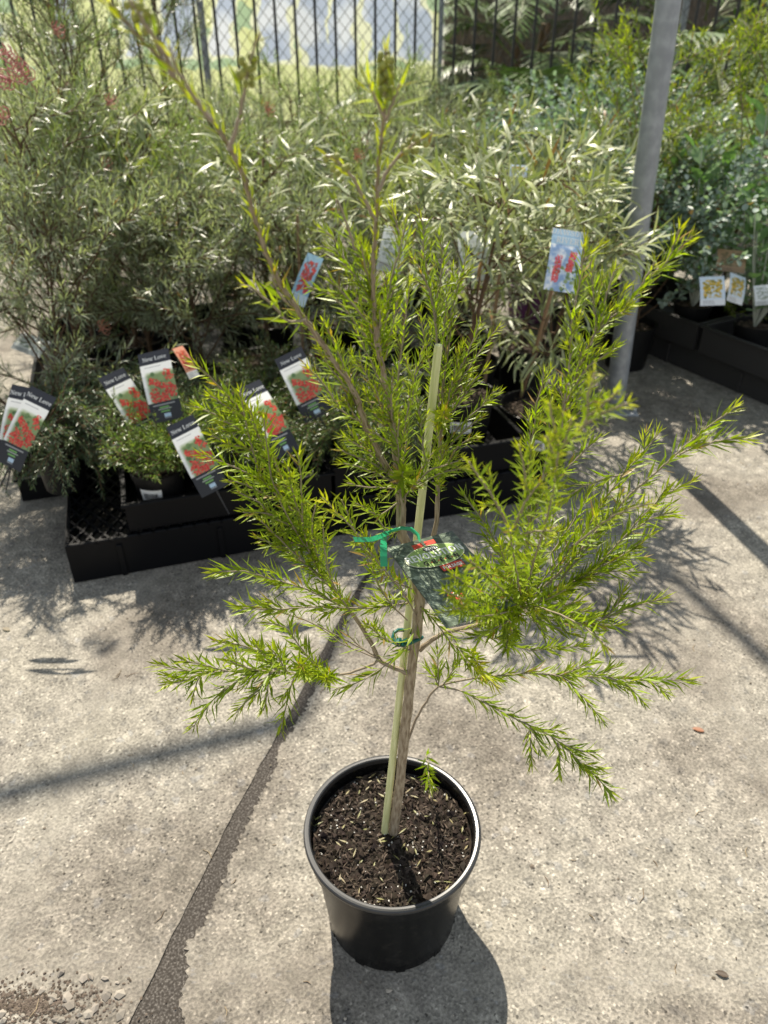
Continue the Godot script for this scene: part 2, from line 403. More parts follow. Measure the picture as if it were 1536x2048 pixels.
# ---------------------------------------------------------------- the shrub in the foreground
# each row: bare share, base radius (mm), leaf size, youth, density, then points in mm from root to tip
const TWIGS := [
[9,6.8,1,0.5,1,12,159,-690,22,320,-681,28,449,-673,33,543,-666,38,623,-659,38,670,-655,28,721,-650,18,758,-646,17,791,-643,16,817,-640],
[0.2,3.2,0.8,2.4,0.55,16,816,-640,3,839,-633,-10,874,-622,-19,904,-613,-27,934,-603,-44,968,-590,-54,990,-581,-64,1009,-572,-76,1036,-560,-83,1062,-548,-87,1088,-536,-89,1115,-522,-94,1132,-512,-101,1149,-500,-111,1164,-487,-119,1179,-474,-127,1192,-461,-134,1205,-448,-138,1211,-440],
[0.1,3.1,0.8,2.2,0.6,16,816,-640,10,860,-629,8,890,-621,3,924,-611,-1,950,-603,-5,975,-595,-7,998,-587,-8,1021,-579,-8,1042,-571,-6,1069,-560,-5,1088,-552,-4,1115,-539,-1,1137,-528,1,1154,-518,1,1170,-509,1,1184,-500],
[0.35,3.2,1,0.5,0.7,38,670,-655,54,742,-670,56,786,-680,57,828,-689,58,878,-701,60,906,-708,66,953,-720],
[0.3,3.4,1,0.8,1,34,537,-665,16,548,-662,-6,567,-659,-15,596,-656,-37,648,-650,-60,693,-644,-77,760,-635,-93,821,-626,-108,871,-618,-126,909,-611,-143,938,-605,-158,959,-600],
[0.25,2,1.3,0.5,0.8,-6,571,-655,-16,563,-653,-46,553,-649,-75,557,-645,-113,563,-640,-132,570,-637,-173,575,-632,-206,578,-627,-233,587,-623,-251,596,-620],
[0.38,3.2,1,0.8,1,42,571,-670,56,589,-668,76,605,-665,131,627,-659,152,649,-655,150,704,-651,148,766,-645,153,822,-638,162,874,-632,164,904,-628,168,936,-624,174,966,-620,180,987,-616,189,996,-614,199,1008,-611,207,1023,-608,218,1038,-605,233,1059,-600],
[0.08,1.8,1,0.9,1,144,679,-620,154,692,-618,187,750,-610,208,794,-604,224,827,-599,238,849,-595,250,868,-592,263,889,-588,278,910,-584,291,928,-580],
[0.42,2,1.35,0.5,1,29,382,-685,40,436,-680,51,473,-676,67,510,-671,104,530,-664,134,540,-659,173,551,-652,218,555,-644,262,560,-636,305,565,-628,344,572,-620],
[0.1,1.2,1.4,0.5,1,66,521,-660,91,523,-651,115,515,-643,150,502,-630,185,492,-617,209,479,-608,233,459,-597,253,441,-589,271,419,-580],
[0,1,1,0.6,1,-95,802,-625,-112,837,-614,-117,869,-605,-119,939,-585],
[0,1,1,0.6,1,-87,791,-625,-102,833,-611,-103,861,-603,-101,916,-585],
[0,1,1,0.6,1,-100,814,-625,-118,840,-612,-136,859,-600,-158,879,-585],
[0,1,1,0.6,1,-126,888,-625,-138,901,-610,-158,925,-585],
[0,1,1,0.6,1,-112,860,-625,-125,870,-612,-147,898,-585],
[0,1,1,0.6,1,-61,707,-625,-73,749,-616,-77,792,-606,-75,836,-596,-74,881,-585],
[0,1,1,0.6,1,-83,773,-625,-106,798,-609,-115,822,-598,-131,842,-585],
[0,1,1,0.6,1,-78,764,-625,-104,805,-602,-128,820,-585],
[0,1,1,0.6,1,-66,717,-625,-96,765,-602,-118,792,-585],
[0,1,1,0.6,1,-104,846,-625,-110,883,-606,-112,922,-585],
[0,1,1,0.6,1,-72,742,-625,-85,786,-606,-94,833,-585],
[0,1,1,0.6,1,-125,893,-625,-135,915,-605,-144,935,-585],
[0,1,1,0.6,1,-58,704,-625,-86,759,-603,-105,800,-585],
[0,1,1,0.6,1,-36,669,-625,-51,714,-612,-57,769,-597,-56,811,-585],
[0,1,1,0.6,1,-117,873,-625,-127,894,-605,-138,913,-585],
[0,1,1,0.6,1,-107,808,-625,-123,835,-604,-138,854,-585],
[0,1,1,0.6,1,-78,773,-625,-84,831,-602,-84,869,-585],
[0,1,1,0.6,1,-72,749,-625,-99,780,-602,-113,811,-585],
[0,1,1,0.6,1,-65,730,-625,-68,789,-601,-62,828,-585],
[0.1,1,1.1,1.6,0.7,38,630,-655,22,679,-640,-4,735,-618,-27,791,-596,-39,815,-585,-54,845,-570],
[0.1,1,1.15,0.5,0.7,26,630,-655,3,671,-643,-13,724,-629,-30,788,-611,-39,824,-600],
[0,1,1.1,0.5,0.5,30,675,-655,3,708,-633,-4,723,-625,-23,773,-600],
[0,1,1.25,0.5,1,-37,656,-640,-61,684,-627,-83,709,-614,-108,729,-601,-133,751,-586,-160,763,-570],
[0.1,1,1.3,0.5,1,33,659,-655,3,660,-643,-33,670,-629,-57,679,-619,-84,688,-608,-116,698,-593,-145,712,-580],
[0,1,1.3,0.5,1,-63,558,-645,-76,575,-637,-93,623,-622,-104,658,-611,-121,674,-600],
[0.35,1,1,0.5,0.6,-10,575,-655,-49,613,-646,-86,647,-636,-111,663,-630],
[0.4,1,1,0.5,0.6,-6,570,-656,-45,590,-658,-73,615,-660],
[0,1,1,0.5,1,30,580,-660,7,609,-644,-6,628,-633,-19,657,-620],
[0,1,1,0.5,0.6,-22,585,-655,-39,602,-658,-44,619,-660],
[0,1,1.3,0.5,0.95,-124,573,-635,-132,602,-626,-150,628,-615,-176,649,-600],
[0,1,1.3,0.5,0.95,-209,568,-635,-224,574,-617,-238,587,-600],
[0,1,1.3,0.5,0.95,-132,572,-635,-157,571,-626,-184,557,-616,-202,539,-608,-218,518,-600],
[0,1,1.3,0.5,0.95,-127,571,-635,-139,560,-624,-152,551,-614,-168,539,-600],
[0,1,1.3,0.5,0.95,-130,571,-635,-132,556,-616,-135,544,-600],
[0,1,1.3,0.5,0.95,-96,568,-635,-103,564,-630,-111,541,-616,-118,514,-600],
[0,1,1.3,0.5,0.95,-181,572,-635,-197,598,-617,-212,621,-600],
[0,1,1.3,0.5,0.95,-119,569,-635,-129,617,-613,-135,644,-600],
[0,1,1.3,0.5,0.95,-210,568,-635,-211,567,-618,-212,566,-600],
[0,1,1.3,0.5,0.95,-110,568,-635,-114,607,-616,-118,637,-600],
[0,1,1.3,0.5,0.95,-141,572,-635,-158,601,-614,-167,624,-600],
[0,1,1.05,0.5,1.6,-93,563,-640,-90,599,-611,-87,630,-585],
[0,1,1.05,0.5,1.6,-63,555,-648,-64,575,-623,-63,594,-600],
[0,1,1.5,0.2,0.6,38,627,-655,28,608,-642,3,592,-624,-25,585,-607,-53,587,-590],
[0,1,0.86,1.4,1.15,-17,894,-620,-29,899,-617,-39,911,-613,-52,937,-606,-66,957,-600],
[0,1,0.86,0.6,1.15,-23,915,-620,-31,933,-624,-37,951,-627,-40,964,-630],
[0,1,0.86,0.3,1.15,-5,969,-600,-10,974,-600,-19,986,-600,-31,1003,-600,-44,1015,-600,-59,1021,-600],
[0,1,0.86,0.4,1.15,-6,998,-585,-10,1013,-584,-20,1032,-583,-33,1051,-581,-47,1056,-580],
[0,1,0.86,0.4,1.15,-9,1015,-585,-18,1028,-585,-31,1045,-585,-37,1061,-585,-49,1068,-585],
[0,1,0.86,0.4,1.15,-7,997,-590,-10,1018,-593,-14,1034,-595,-20,1049,-597,-27,1066,-600],
[0,1,0.86,0.5,1.15,-8,1015,-585,-14,1044,-576,-17,1063,-570],
[0,1,0.86,0.8,1.15,-4,973,-600,-1,1001,-600,4,1016,-600,8,1035,-600,12,1051,-600,9,1070,-600,5,1080,-600],
[0,1,0.86,0.5,1.15,-3,969,-600,3,1000,-606,11,1030,-613,14,1050,-617,17,1064,-620],
[0,1,0.86,0.3,1.15,56,862,-700,52,910,-700,49,951,-700,47,971,-700,42,991,-700,36,1017,-700,34,1042,-700,30,1057,-700],
[0,1,0.86,0.3,1.15,50,936,-710,49,972,-710,52,994,-710,53,1014,-710,49,1037,-710],
[0,1,0.86,0.5,1.15,60,869,-720,61,899,-720,61,929,-720,64,954,-720,67,972,-720,71,993,-720,77,1016,-720],
[0,1,0.86,0.5,1.15,60,845,-710,64,873,-710,74,904,-710,85,933,-710,92,955,-710],
[0,1,0.86,0.7,1.15,60,857,-710,72,887,-710,85,911,-710,98,933,-710,110,950,-710],
[0,1,0.86,0.4,1.15,58,819,-700,69,839,-697,81,857,-695,95,873,-693,107,892,-690],
[0,1,0.86,0.5,1.15,60,840,-710,73,867,-707,85,892,-703,99,911,-700],
[0,1,0.86,0.5,1.15,58,798,-700,66,828,-693,82,853,-686,97,870,-680],
[0,1,0.86,0.9,1.15,17,796,-640,24,812,-634,41,842,-620,56,855,-610,72,867,-600],
[0,1,0.86,0.6,1.15,18,804,-640,34,822,-631,55,841,-620,75,852,-610],
[0,1,0.86,0.5,1.15,28,807,-640,40,830,-644,37,856,-647,34,879,-651,31,899,-654,26,919,-657,20,937,-660],
[0,1,0.86,0.5,1.15,8,888,-620,6,925,-599,7,954,-580],
[0,1,0.86,0.6,1.15,11,865,-630,1,877,-617,-10,894,-600],
[0,1,0.86,0.3,1.15,17,804,-640,16,838,-628,12,880,-611,13,906,-600],
[0,1,0.86,0.7,1.15,48,955,-700,42,986,-692,34,1006,-685,25,1022,-680],
[0,1,0.86,0.4,1.15,9,870,-630,10,900,-630,13,937,-630,16,963,-630,18,988,-630,22,1017,-630],
[0,1,0.86,0.7,1.15,-3,956,-610,0,982,-610,2,1007,-610,2,1027,-610],
[0,1,0.86,0.4,1.15,17,827,-640,22,874,-643,26,908,-646,30,936,-648,35,953,-650],
[0,1,0.86,0.3,1.15,-4,973,-600,-15,998,-590,-30,1021,-578,-40,1035,-570],
[0,1,0.86,0.6,1.15,-33,947,-600,-48,975,-594,-62,998,-589,-71,1015,-585],
[0,1,0.86,0.4,1.15,-23,917,-615,-33,947,-609,-42,976,-604,-49,994,-600],
[0,1,0.86,0.6,1.15,-21,905,-615,-31,930,-606,-43,952,-598,-52,973,-590],
[0,1,0.86,0.6,1.15,3,838,-635,-11,859,-626,-24,871,-618,-38,885,-610],
[0,1,0.86,0.5,1.15,6,830,-635,-8,847,-624,-24,862,-612,-39,876,-600],
[0,1,0.86,0.5,1.15,13,817,-638,-4,835,-626,-22,851,-613,-39,863,-600],
[0,1,0.86,0.4,1.15,15,810,-640,-1,819,-630,-18,825,-620,-34,836,-610],
[0,1,0.86,0.4,1.15,16,798,-640,-4,787,-631,-16,796,-626,-28,809,-620],
[0,1,0.86,0.3,1.15,18,759,-645,6,759,-641,-4,775,-636,-12,796,-630],
[0,1,0.86,0.6,1.15,-4,844,-630,-22,868,-624,-31,885,-620],
[0,1,0.86,0.5,1.15,-12,875,-625,-23,899,-613,-33,924,-600],
[0,1,0.86,0.4,1.15,5,900,-620,-4,916,-617,-14,937,-613,-20,956,-610],
[0,1,0.86,0.4,1.15,1,929,-610,-6,942,-612,-16,962,-617,-24,979,-620],
[0,1,0.86,0.5,1.15,6,888,-625,-3,914,-612,-8,938,-600],
[0,1,0.86,0.5,1.15,8,878,-625,-8,902,-618,-16,929,-610],
[0,1,0.86,0.6,1.15,23,810,-640,39,838,-640,48,854,-640],
[0,1,0.86,0.6,1.15,59,837,-705,63,874,-697,66,904,-690],
[0,1,0.86,0.6,1.15,63,871,-715,71,902,-718,77,928,-720],
[0,1,0.86,0.4,1.15,57,822,-710,51,860,-715,46,891,-720],
[0,1,0.86,0.4,1.15,55,845,-710,48,895,-710,39,936,-710,34,966,-710],
[0,1,0.86,0.5,1.15,60,840,-710,75,868,-721,90,886,-730],
[0,1,0.86,0.6,1.15,58,786,-700,75,828,-694,94,844,-690],
[0,1,0.86,0.6,1.15,57,776,-690,57,813,-674,59,843,-660],
[0,1,0.86,0.4,1.15,15,860,-630,20,893,-625,23,924,-620],
[0,1,0.86,0.5,1.15,-5,958,-605,-4,989,-590,-3,1009,-580],
[0,1,0.86,0.3,1.15,-7,981,-600,-19,1006,-600,-26,1026,-600],
[0,1,0.86,0.5,1.15,-8,1007,-585,-11,1031,-582,-14,1054,-580],
[0,1,0.86,0.4,1.15,1,956,-610,7,984,-616,11,1004,-620],
[0,1,0.86,0.4,1.15,58,922,-720,59,961,-726,63,988,-730],
[0,1,1,1.2,1.6,57,850,-700,56,875,-667,55,894,-640],
[0,1,1.2,0.2,1.5,17,817,-640,17,841,-612,17,859,-590],
[0.3,1.6,0.8,1.2,0.35,-90,1133,-490,-88,1138,-488,-81,1152,-481,-74,1170,-472,-69,1182,-466,-63,1192,-460],
[0,1.6,0.8,2,0.5,-95,1151,-470,-99,1159,-464,-102,1168,-456,-105,1178,-447,-105,1187,-440],
[0,2,0.8,1.6,0.3,-110,1173,-460,-111,1182,-453,-115,1193,-444,-118,1201,-437,-120,1209,-430],
[0,1.5,0.8,1.8,0.4,-3,1103,-535,2,1115,-531,10,1125,-527,19,1132,-524,29,1138,-520],
[0,1.5,0.8,1.8,0.3,-6,1081,-550,-14,1099,-535,-21,1115,-519,-29,1125,-507,-35,1129,-500],
[0,1.2,1,1.3,0.6,-60,1004,-570,-72,1007,-561,-81,1022,-550,-91,1037,-538,-99,1043,-530],
[0,1.2,1.2,1,0.5,-67,1014,-570,-74,1021,-564,-79,1035,-556,-79,1046,-550],
[0,1,1,0.4,0.4,-21,1056,-570,-27,1078,-565,-33,1092,-562,-31,1083,-560],
[0,1.2,1.2,1,0.5,1,1147,-505,-4,1157,-498,-8,1167,-490],
[0,1.2,1.2,1,0.5,1,1147,-505,5,1157,-498,9,1167,-490],
[0,1,1,0.9,1,213,1032,-605,220,1041,-603,221,1050,-602,223,1065,-600],
[0,1,1,0.7,1,201,1015,-605,205,1029,-602,208,1040,-600],
[0,1,1,0.9,1,157,891,-610,156,924,-608,156,946,-607,154,969,-606,152,995,-604,153,1019,-602,153,1042,-601,152,1055,-600],
[0,1,1,0.8,1,154,1041,-600,159,1047,-600,164,1052,-600],
[0,1,1,0.4,1,172,969,-610,174,985,-612,171,999,-614,168,1017,-617,164,1038,-620],
[0,1,1,0.5,1,176,984,-610,177,999,-610,179,1016,-610,182,1032,-610],
[0,1,1,0.6,1,176,980,-610,184,994,-605,195,1005,-600],
[0,1,1,0.4,1,162,925,-615,171,949,-609,181,961,-604,191,973,-600],
[0,1,1,0.5,1,143,770,-630,142,813,-635,136,850,-639,140,873,-642,140,898,-645,144,916,-648,144,932,-650],
[0,1,1,0.4,1,159,908,-615,163,930,-617,167,953,-619,165,970,-620],
[0,1,1,1,1,157,880,-620,156,913,-614,151,933,-610],
[0,1,1,0.3,1,146,781,-630,155,813,-630,173,840,-630,185,857,-630,199,874,-630],
[0,1,1,0.4,1,161,893,-615,174,909,-613,188,924,-610],
[0,1,1,0.4,1,150,830,-625,152,865,-630,151,898,-636,151,925,-640],
[0,1,1,0.4,1,141,781,-630,142,820,-641,140,853,-651,138,881,-660],
[0,1,1,0.3,1,161,908,-615,171,921,-618,178,934,-620],
[0,1.1,0.72,0.9,0.85,117,966,-440,123,986,-427,123,996,-421,119,1013,-411,117,1032,-400],
[0,1.1,0.72,0.9,0.85,128,981,-440,133,1000,-419,139,1014,-400],
[0,1.1,0.72,0.9,0.85,129,986,-440,131,1003,-421,132,1022,-400],
[0,1.1,0.72,0.9,0.85,114,962,-440,103,991,-419,94,1014,-400],
[0,1.1,0.72,0.9,0.85,114,960,-440,112,987,-417,108,1005,-400],
[0,1.1,0.72,0.9,0.85,113,953,-440,101,980,-414,94,993,-400],
[0,1.1,0.72,0.9,0.85,140,701,-600,131,807,-536,123,884,-482,113,942,-436,103,982,-400],
[0,1.2,0.78,0.9,0.9,99,860,-500,84,894,-482,70,922,-466,57,948,-450],
[0,1.2,0.78,0.9,0.9,101,851,-500,103,857,-494,112,878,-470,119,892,-450],
[0,1.2,0.78,0.9,0.9,99,858,-500,102,875,-489,103,906,-469,106,931,-450],
[0,1.2,0.78,0.9,0.9,139,701,-600,119,779,-544,102,844,-493,89,894,-450],
[0,1.2,0.78,0.9,0.9,103,861,-500,105,897,-483,98,933,-465,89,961,-450],
[0,1,0.85,1.2,1,159,830,-520,172,864,-501,182,887,-485,195,902,-470],
[0,1,0.85,1.1,1,135,712,-580,146,730,-559,163,748,-523,175,762,-489,181,770,-460],
[0,1,0.85,0.4,1.1,135,712,-580,94,772,-526,70,810,-489,52,849,-455],
[0,1,0.8,0.4,1,134,707,-580,101,746,-540,67,795,-491,46,834,-455],
[0,1,0.8,0.4,1,135,712,-580,117,746,-554,84,816,-497,63,863,-455],
[0,1,0.8,0.4,1,131,709,-580,97,760,-513,71,808,-455],
[0,1,0.8,0.4,1,119,707,-580,79,768,-509,53,817,-455],
[0,1,1.2,0.8,1,253,877,-585,270,889,-583,291,896,-581,309,897,-580],
[0,1,1.2,0.8,1,186,746,-620,204,794,-620,218,828,-620,227,846,-620,239,863,-620,248,884,-620],
[0,1,1.2,1,1,223,839,-620,212,838,-618,185,829,-614,167,816,-610],
[0,1,1.2,0.7,1,150,693,-610,184,716,-608,208,743,-606,229,777,-604,243,804,-603,261,830,-601,280,844,-600],
[0,1,1.2,0.4,1,232,778,-605,249,800,-602,270,810,-600],
[0,1,1.2,0.5,1,160,696,-610,195,725,-607,219,747,-604,239,766,-602,255,787,-600],
[0,1,1.2,0.3,1,201,729,-610,230,746,-615,261,741,-620],
[0,1,1.2,0.3,1,165,693,-610,193,717,-610,219,732,-610,250,732,-610],
[0,1,1.2,0.7,1,142,684,-610,171,677,-602,198,679,-594,223,694,-586,242,713,-579,267,731,-570],
[0,1,1.2,0.5,1,220,688,-590,228,707,-585,230,733,-580],
[0,1,1.2,0.1,1,141,690,-610,133,708,-611,117,743,-614,105,774,-616,89,798,-618,76,817,-620],
[0,1,1.2,0.4,1,152,676,-610,178,664,-604,197,659,-600],
[0,1,1.2,0.3,1,85,619,-650,128,620,-634,158,616,-622,182,628,-612,209,642,-600],
[0,1,1.2,0.7,1,40,653,-650,54,648,-635,68,638,-617,85,629,-597,99,624,-580],
[0,1,1.2,0.3,1,200,570,-630,217,593,-619,227,616,-610],
[0,1,1.2,0.1,1,190,566,-635,205,569,-625,224,555,-609,245,537,-590],
[0,1,1.2,0.2,1,252,571,-625,270,573,-614,289,558,-600],
[0,1,1.2,0.3,1,287,574,-620,300,573,-616,317,560,-610],
[0,1,1.2,0.2,1,234,568,-630,250,574,-630,265,586,-630],
[0,1,1.2,0.6,1,172,495,-620,174,470,-608,175,453,-600],
[0,1,1.2,0.6,1,204,480,-610,207,465,-601,207,447,-590],
[0,1,1.2,0.2,1,210,482,-605,230,476,-602,248,474,-600],
[0,1,1.2,0.2,1,172,497,-620,181,480,-614,188,467,-610],
[0,1,1.2,0.1,1,66,516,-665,65,541,-667,63,571,-670],
[0,1,1.2,0.1,1,71,518,-665,79,538,-663,85,561,-660],
[0,1,1.2,1.3,1,75,614,-655,83,604,-643,96,594,-626,109,590,-614,121,584,-600],
[0,1,1.2,0.1,1,66,516,-665,59,528,-673,50,537,-680],
[0,1,1.2,0.3,1,143,685,-620,134,699,-631,127,712,-640],
[0,1,1.2,0.4,1,147,688,-620,157,715,-636,165,737,-650],
[0,1,1.2,0.5,1,156,701,-620,181,733,-638,196,756,-650],
[0,1,1.2,0.5,1,169,721,-620,196,762,-632,214,793,-640],
[0,1,1.2,0.3,1,142,685,-620,123,697,-642,111,710,-660],
[0,1,1.2,0.6,1,177,722,-610,203,776,-604,216,807,-600],
[0,1,1.2,0.6,1,152,734,-620,164,772,-626,166,799,-630],
[0,1,1.2,0.5,1,169,739,-630,193,770,-647,207,798,-660],
[0,1,1.2,0.2,1,140,692,-600,112,715,-569,88,742,-540],
[0,1,1.2,0.2,1,140,692,-600,118,704,-567,99,718,-540],
[0,1,1.2,0.3,1,140,692,-600,150,694,-579,156,694,-560],
[0,1,1.2,0.2,1,136,673,-610,110,675,-587,90,682,-570],
[0,1,1.2,0.6,1,143,697,-600,158,733,-569,166,758,-550],
[0,1,1.2,0.5,1,143,693,-600,169,708,-584,188,729,-570],
[0,1,1.2,0.5,1,137,705,-600,117,759,-578,104,801,-560],
[0,1,1.2,0.6,1,140,701,-600,137,759,-571,132,797,-550],
[0,1,1.2,0.4,1,194,670,-610,224,668,-604,246,671,-600],
[0,1,1.2,0.3,1,161,682,-610,195,675,-616,216,675,-620],
[0,1,1,0.1,1.5,137,663,-610,120,687,-557,116,695,-540],
[0,1,1,1.2,1.4,94,611,-620,96,632,-589,97,644,-570],
[0,1,1.2,0.1,1,63,251,-780,66,257,-767,65,266,-736,65,280,-700]]

func smooth_path(p: Array, per: int) -> Array:
	var out := []
	for i in p.size() - 1:
		var a: Vector3 = p[maxi(i - 1, 0)]
		var d: Vector3 = p[mini(i + 2, p.size() - 1)]
		for k in per:
			out.append(p[i].cubic_interpolate(p[i + 1], a, d, float(k) / per))
	out.append(p[p.size() - 1])
	return out

func leaves_along(mb: MB, path: Array, bare: float, size: float, youth: float, density: float, rng: RandomNumberGenerator, tip_r: float) -> void:
	var total := 0.0
	for i in path.size() - 1:
		total += path[i].distance_to(path[i + 1])
	var step := 0.00195 / density
	var run := 0.0
	var next := total * bare
	var phi := rng.randf() * TAU
	for i in path.size() - 1:
		var seg: float = path[i].distance_to(path[i + 1])
		if seg < 1e-7:
			continue
		var t: Vector3 = (path[i + 1] - path[i]) / seg
		var s := t.cross(Vector3(.3, .9, .31)).normalized()
		var w := t.cross(s)
		while next < run + seg:
			var q := next / total
			var left := total - next
			var p: Vector3 = path[i] + t * (next - run)
			phi += 2.4 + rng.randf_range(-.25, .25)
			var out := s * cos(phi) + w * sin(phi)
			# young leaves at the tip stand closer to the axis and are shorter
			var tip := clampf(1.0 - left / 0.022, 0.0, 1.0)
			var open := deg_to_rad(lerpf(rng.randf_range(30, 52) * (0.5 if youth > 1.7 else 1.0), rng.randf_range(14, 34), tip))
			var d := (t * cos(open) + out * sin(open) + Vector3(0, rng.randf_range(-.12, .16), 0)).normalized()
			var l := size * rng.randf_range(0.0125, 0.0235) * lerpf(1.0, 0.6, tip)
			var fresh := clampf(tip * 0.8 * youth + rng.randf_range(-.12, .2) + (0.25 if youth > 1.1 else 0.0) * q + (0.3 if youth > 1.7 else 0.0), 0.0, 1.0)
			var col := Color(.275, .385, .028).lerp(Color(.68, .66, .05), fresh) * rng.randf_range(.5, 1.25)
			if rng.randf() < 0.03:
				col = Color(.40, .27, .10)
			col.a = 1.0
			mb.leaf(p + out * (tip_r * 0.8), d, (t - d * 0.3 + out * 0.15).normalized(), l, l * rng.randf_range(.115, .155), col, rng.randf_range(-.10, .20), rng.randf_range(.34, .46))
			next += step * rng.randf_range(.7, 1.3) * lerpf(1.0, 0.55, tip)
		run += seg

func build_main_plant() -> void:
	var o := thing("potted_bottlebrush", "tall narrow-leaved yellow-green shrub in a round black pot on the concrete", "potted plant", Vector3(.012, 0, -.687))
	var here := o.position
	# pot
	var pot := MB.new()
	pot.lathe([Vector2(0, .006), Vector2(.082, .006), Vector2(.088, 0), Vector2(.097, .0), Vector2(.101, .004), Vector2(.1025, .03), Vector2(.1165, .178), Vector2(.1165, .181)], 72)
	pot.lathe([Vector2(.1135, .181), Vector2(.111, .16), Vector2(.098, .05)], 72)
	var pn := part("pot", pot, M.pot_black, o)
	var rim := MB.new()
	rim.lathe([Vector2(.1168, .1765), Vector2(.1225, .1765), Vector2(.1235, .178), Vector2(.1262, .198), Vector2(.1272, .2015)], 96)
	rim.lathe([Vector2(.1188, .2015), Vector2(.1172, .182), Vector2(.1137, .1805)], 96)
	part("rim_band", rim, M.pot_black, pn)
	var lip := MB.new()
	lip.lathe([Vector2(.1272, .2015), Vector2(.1286, .2035), Vector2(.1290, .2062), Vector2(.1285, .2086), Vector2(.1270, .2102), Vector2(.1245, .2107), Vector2(.1215, .2103), Vector2(.1198, .2088), Vector2(.1192, .2065), Vector2(.1188, .2015)], 96)
	part("lip", lip, M.pot_rim, pn)
	for k in 10:
		var ft := MB.new()
		var a := TAU * (k + .3) / 10.0
		ft.box(Vector3(cos(a) * .0995, .009, sin(a) * .0995), Vector3(cos(a), 0, sin(a)) * .0022, Vector3(0, .008, 0), Vector3(-sin(a), 0, cos(a)) * .007)
		part("foot_rib", ft, M.pot_black, pn)
	# soil: a mounded, lumpy disc with crumbs, bark, white granules and clippings lying in it
	var rng := RandomNumberGenerator.new()
	rng.seed = 404
	var nz := FastNoiseLite.new()
	nz.seed = 8
	nz.frequency = 38.0
	nz.fractal_octaves = 4
	var soil := MB.new()
	var rings := 46
	var segs := 120
	for i in rings + 1:
		var r := .1160 * i / rings
		for j in segs:
			var a := TAU * j / segs
			var x := cos(a) * r
			var y := sin(a) * r
			var h := .184 + nz.get_noise_2d(x, y) * .007 + nz.get_noise_2d(x * 3.1 + 5, y * 3.1) * .003 + .006 * exp(-r * r / .0009)
			var t := nz.get_noise_2d(x * 2.0 + 9, y * 2.0)
			soil.vert(Vector3(x, h, y), Vector3.UP, Color(.018, .0145, .012).lerp(Color(.040, .031, .025), clampf(t + .5, 0, 1)))
	for i in rings:
		for j in segs:
			var a := i * segs + j
			var b := i * segs + (j + 1) % segs
			soil.ix.append_array([a, a + segs, b, b, a + segs, b + segs])
	for k in soil.v.size():
		soil.n[k] = Vector3.ZERO
	for k in range(0, soil.ix.size(), 3):
		var a := soil.v[soil.ix[k]]
		var nn := (soil.v[soil.ix[k + 2]] - a).cross(soil.v[soil.ix[k + 1]] - a)
		for q in 3:
			soil.n[soil.ix[k + q]] += nn
	for k in soil.v.size():
		soil.n[k] = soil.n[k].normalized() if soil.n[k].length() > 0 else Vector3.UP
	var sn := part("soil", soil, M.soil, o)
	var crumbs := MB.new()
	var chips := MB.new()
	var white := MB.new()
	var clip := MB.new()
	for k in 2850:
		var a := rng.randf() * TAU
		var r := sqrt(rng.randf()) * .113
		var p := Vector3(cos(a) * r, 0, sin(a) * r)
		p.y = .185 + nz.get_noise_2d(p.x, p.z) * .007 + .006 * exp(-r * r / .0009)
		var turn := Basis(Vector3(rng.randf_range(-1, 1), rng.randf_range(-1, 1), rng.randf_range(-1, 1)).normalized(), rng.randf() * TAU)
		if k < 1900:
			var big := rng.randf_range(.0012, .0036) if rng.randf() < .9 else rng.randf_range(.004, .0085)
			var v := rng.randf_range(.5, 2.0)
			crumbs.lump(p, Vector3(1, .75, .85) * big, turn, rng, Color(.030 * v, .0235 * v, .019 * v))
		elif k < 2620:
			var l := rng.randf_range(.004, .012)
			var v := rng.randf_range(.5, 1.5)
			turn = Basis(Vector3.UP, rng.randf() * TAU) * Basis(Vector3.RIGHT, rng.randf_range(-.35, .35))
			chips.lump(p + Vector3(0, .002, 0), Vector3(l * .5, .0007, rng.randf_range(.0005, .0014)), turn, rng, Color(.085 * v, .064 * v, .048 * v))
		elif k < 2780:
			white.lump(p + Vector3(0, .0012, 0), Vector3.ONE * rng.randf_range(.0008, .0019), turn, rng, Color(.62, .60, .55))
		else:
			turn = Basis(Vector3.UP, rng.randf() * TAU)
			clip.leaf(p + Vector3(0, .0035, 0), turn * Vector3(1, rng.randf_range(-.08, .12), 0).normalized(), Vector3.UP, rng.randf_range(.008, .017), rng.randf_range(.0016, .003), Color(.34, .36, .10).lerp(Color(.42, .33, .16), rng.randf()), .05)
	part("soil_crumbs", crumbs, M.soil, sn, true)
	part("bark_chips", chips, M.chips, sn, true)
	part("white_granules", white, M.chips, sn, true)
	part("leaf_clippings", clip, M.leaf_main, sn, true)
	# stems and leafy branches
	for k in TWIGS.size():
		var row: Array = TWIGS[k]
		var raw := []
		for q in range(5, row.size(), 3):
			raw.append(Vector3(row[q], row[q + 1], row[q + 2]) * .001 - here)
		var path := smooth_path(raw, 5)
		for q in range(1, path.size() - 1):
			path[q] += Vector3(rng.randf_range(-1, 1), rng.randf_range(-1, 1), rng.randf_range(-1, 1)) * .0005
		var rb: float = row[1] * .001
		var re := .0006 if k > 0 else .0048
		var rad := []
		for q in path.size():
			rad.append(lerpf(rb, re, pow(float(q) / (path.size() - 1), .85)) * (1.0 + (rng.randf_range(-.07, .12) if rb > .0025 else 0.0)))
		var wood := MB.new()
		if k == 0:
			rad[0] = rb * 1.25
			path[0] += Vector3(0, -.012, 0)
		wood.tube(path, rad, 12 if rb > .003 else 5, Color.WHITE, true, 4.5)
		var thick := rb > .0025
		var bn := part("trunk" if k == 0 else ("stem" if rb > .003 else "branch"), wood, M.bark if thick else M.twig, o)
		if row[0] > 1.0:
			continue
		var lf := MB.new()
		leaves_along(lf, path, row[0], row[2], row[3], row[4], rng, re)
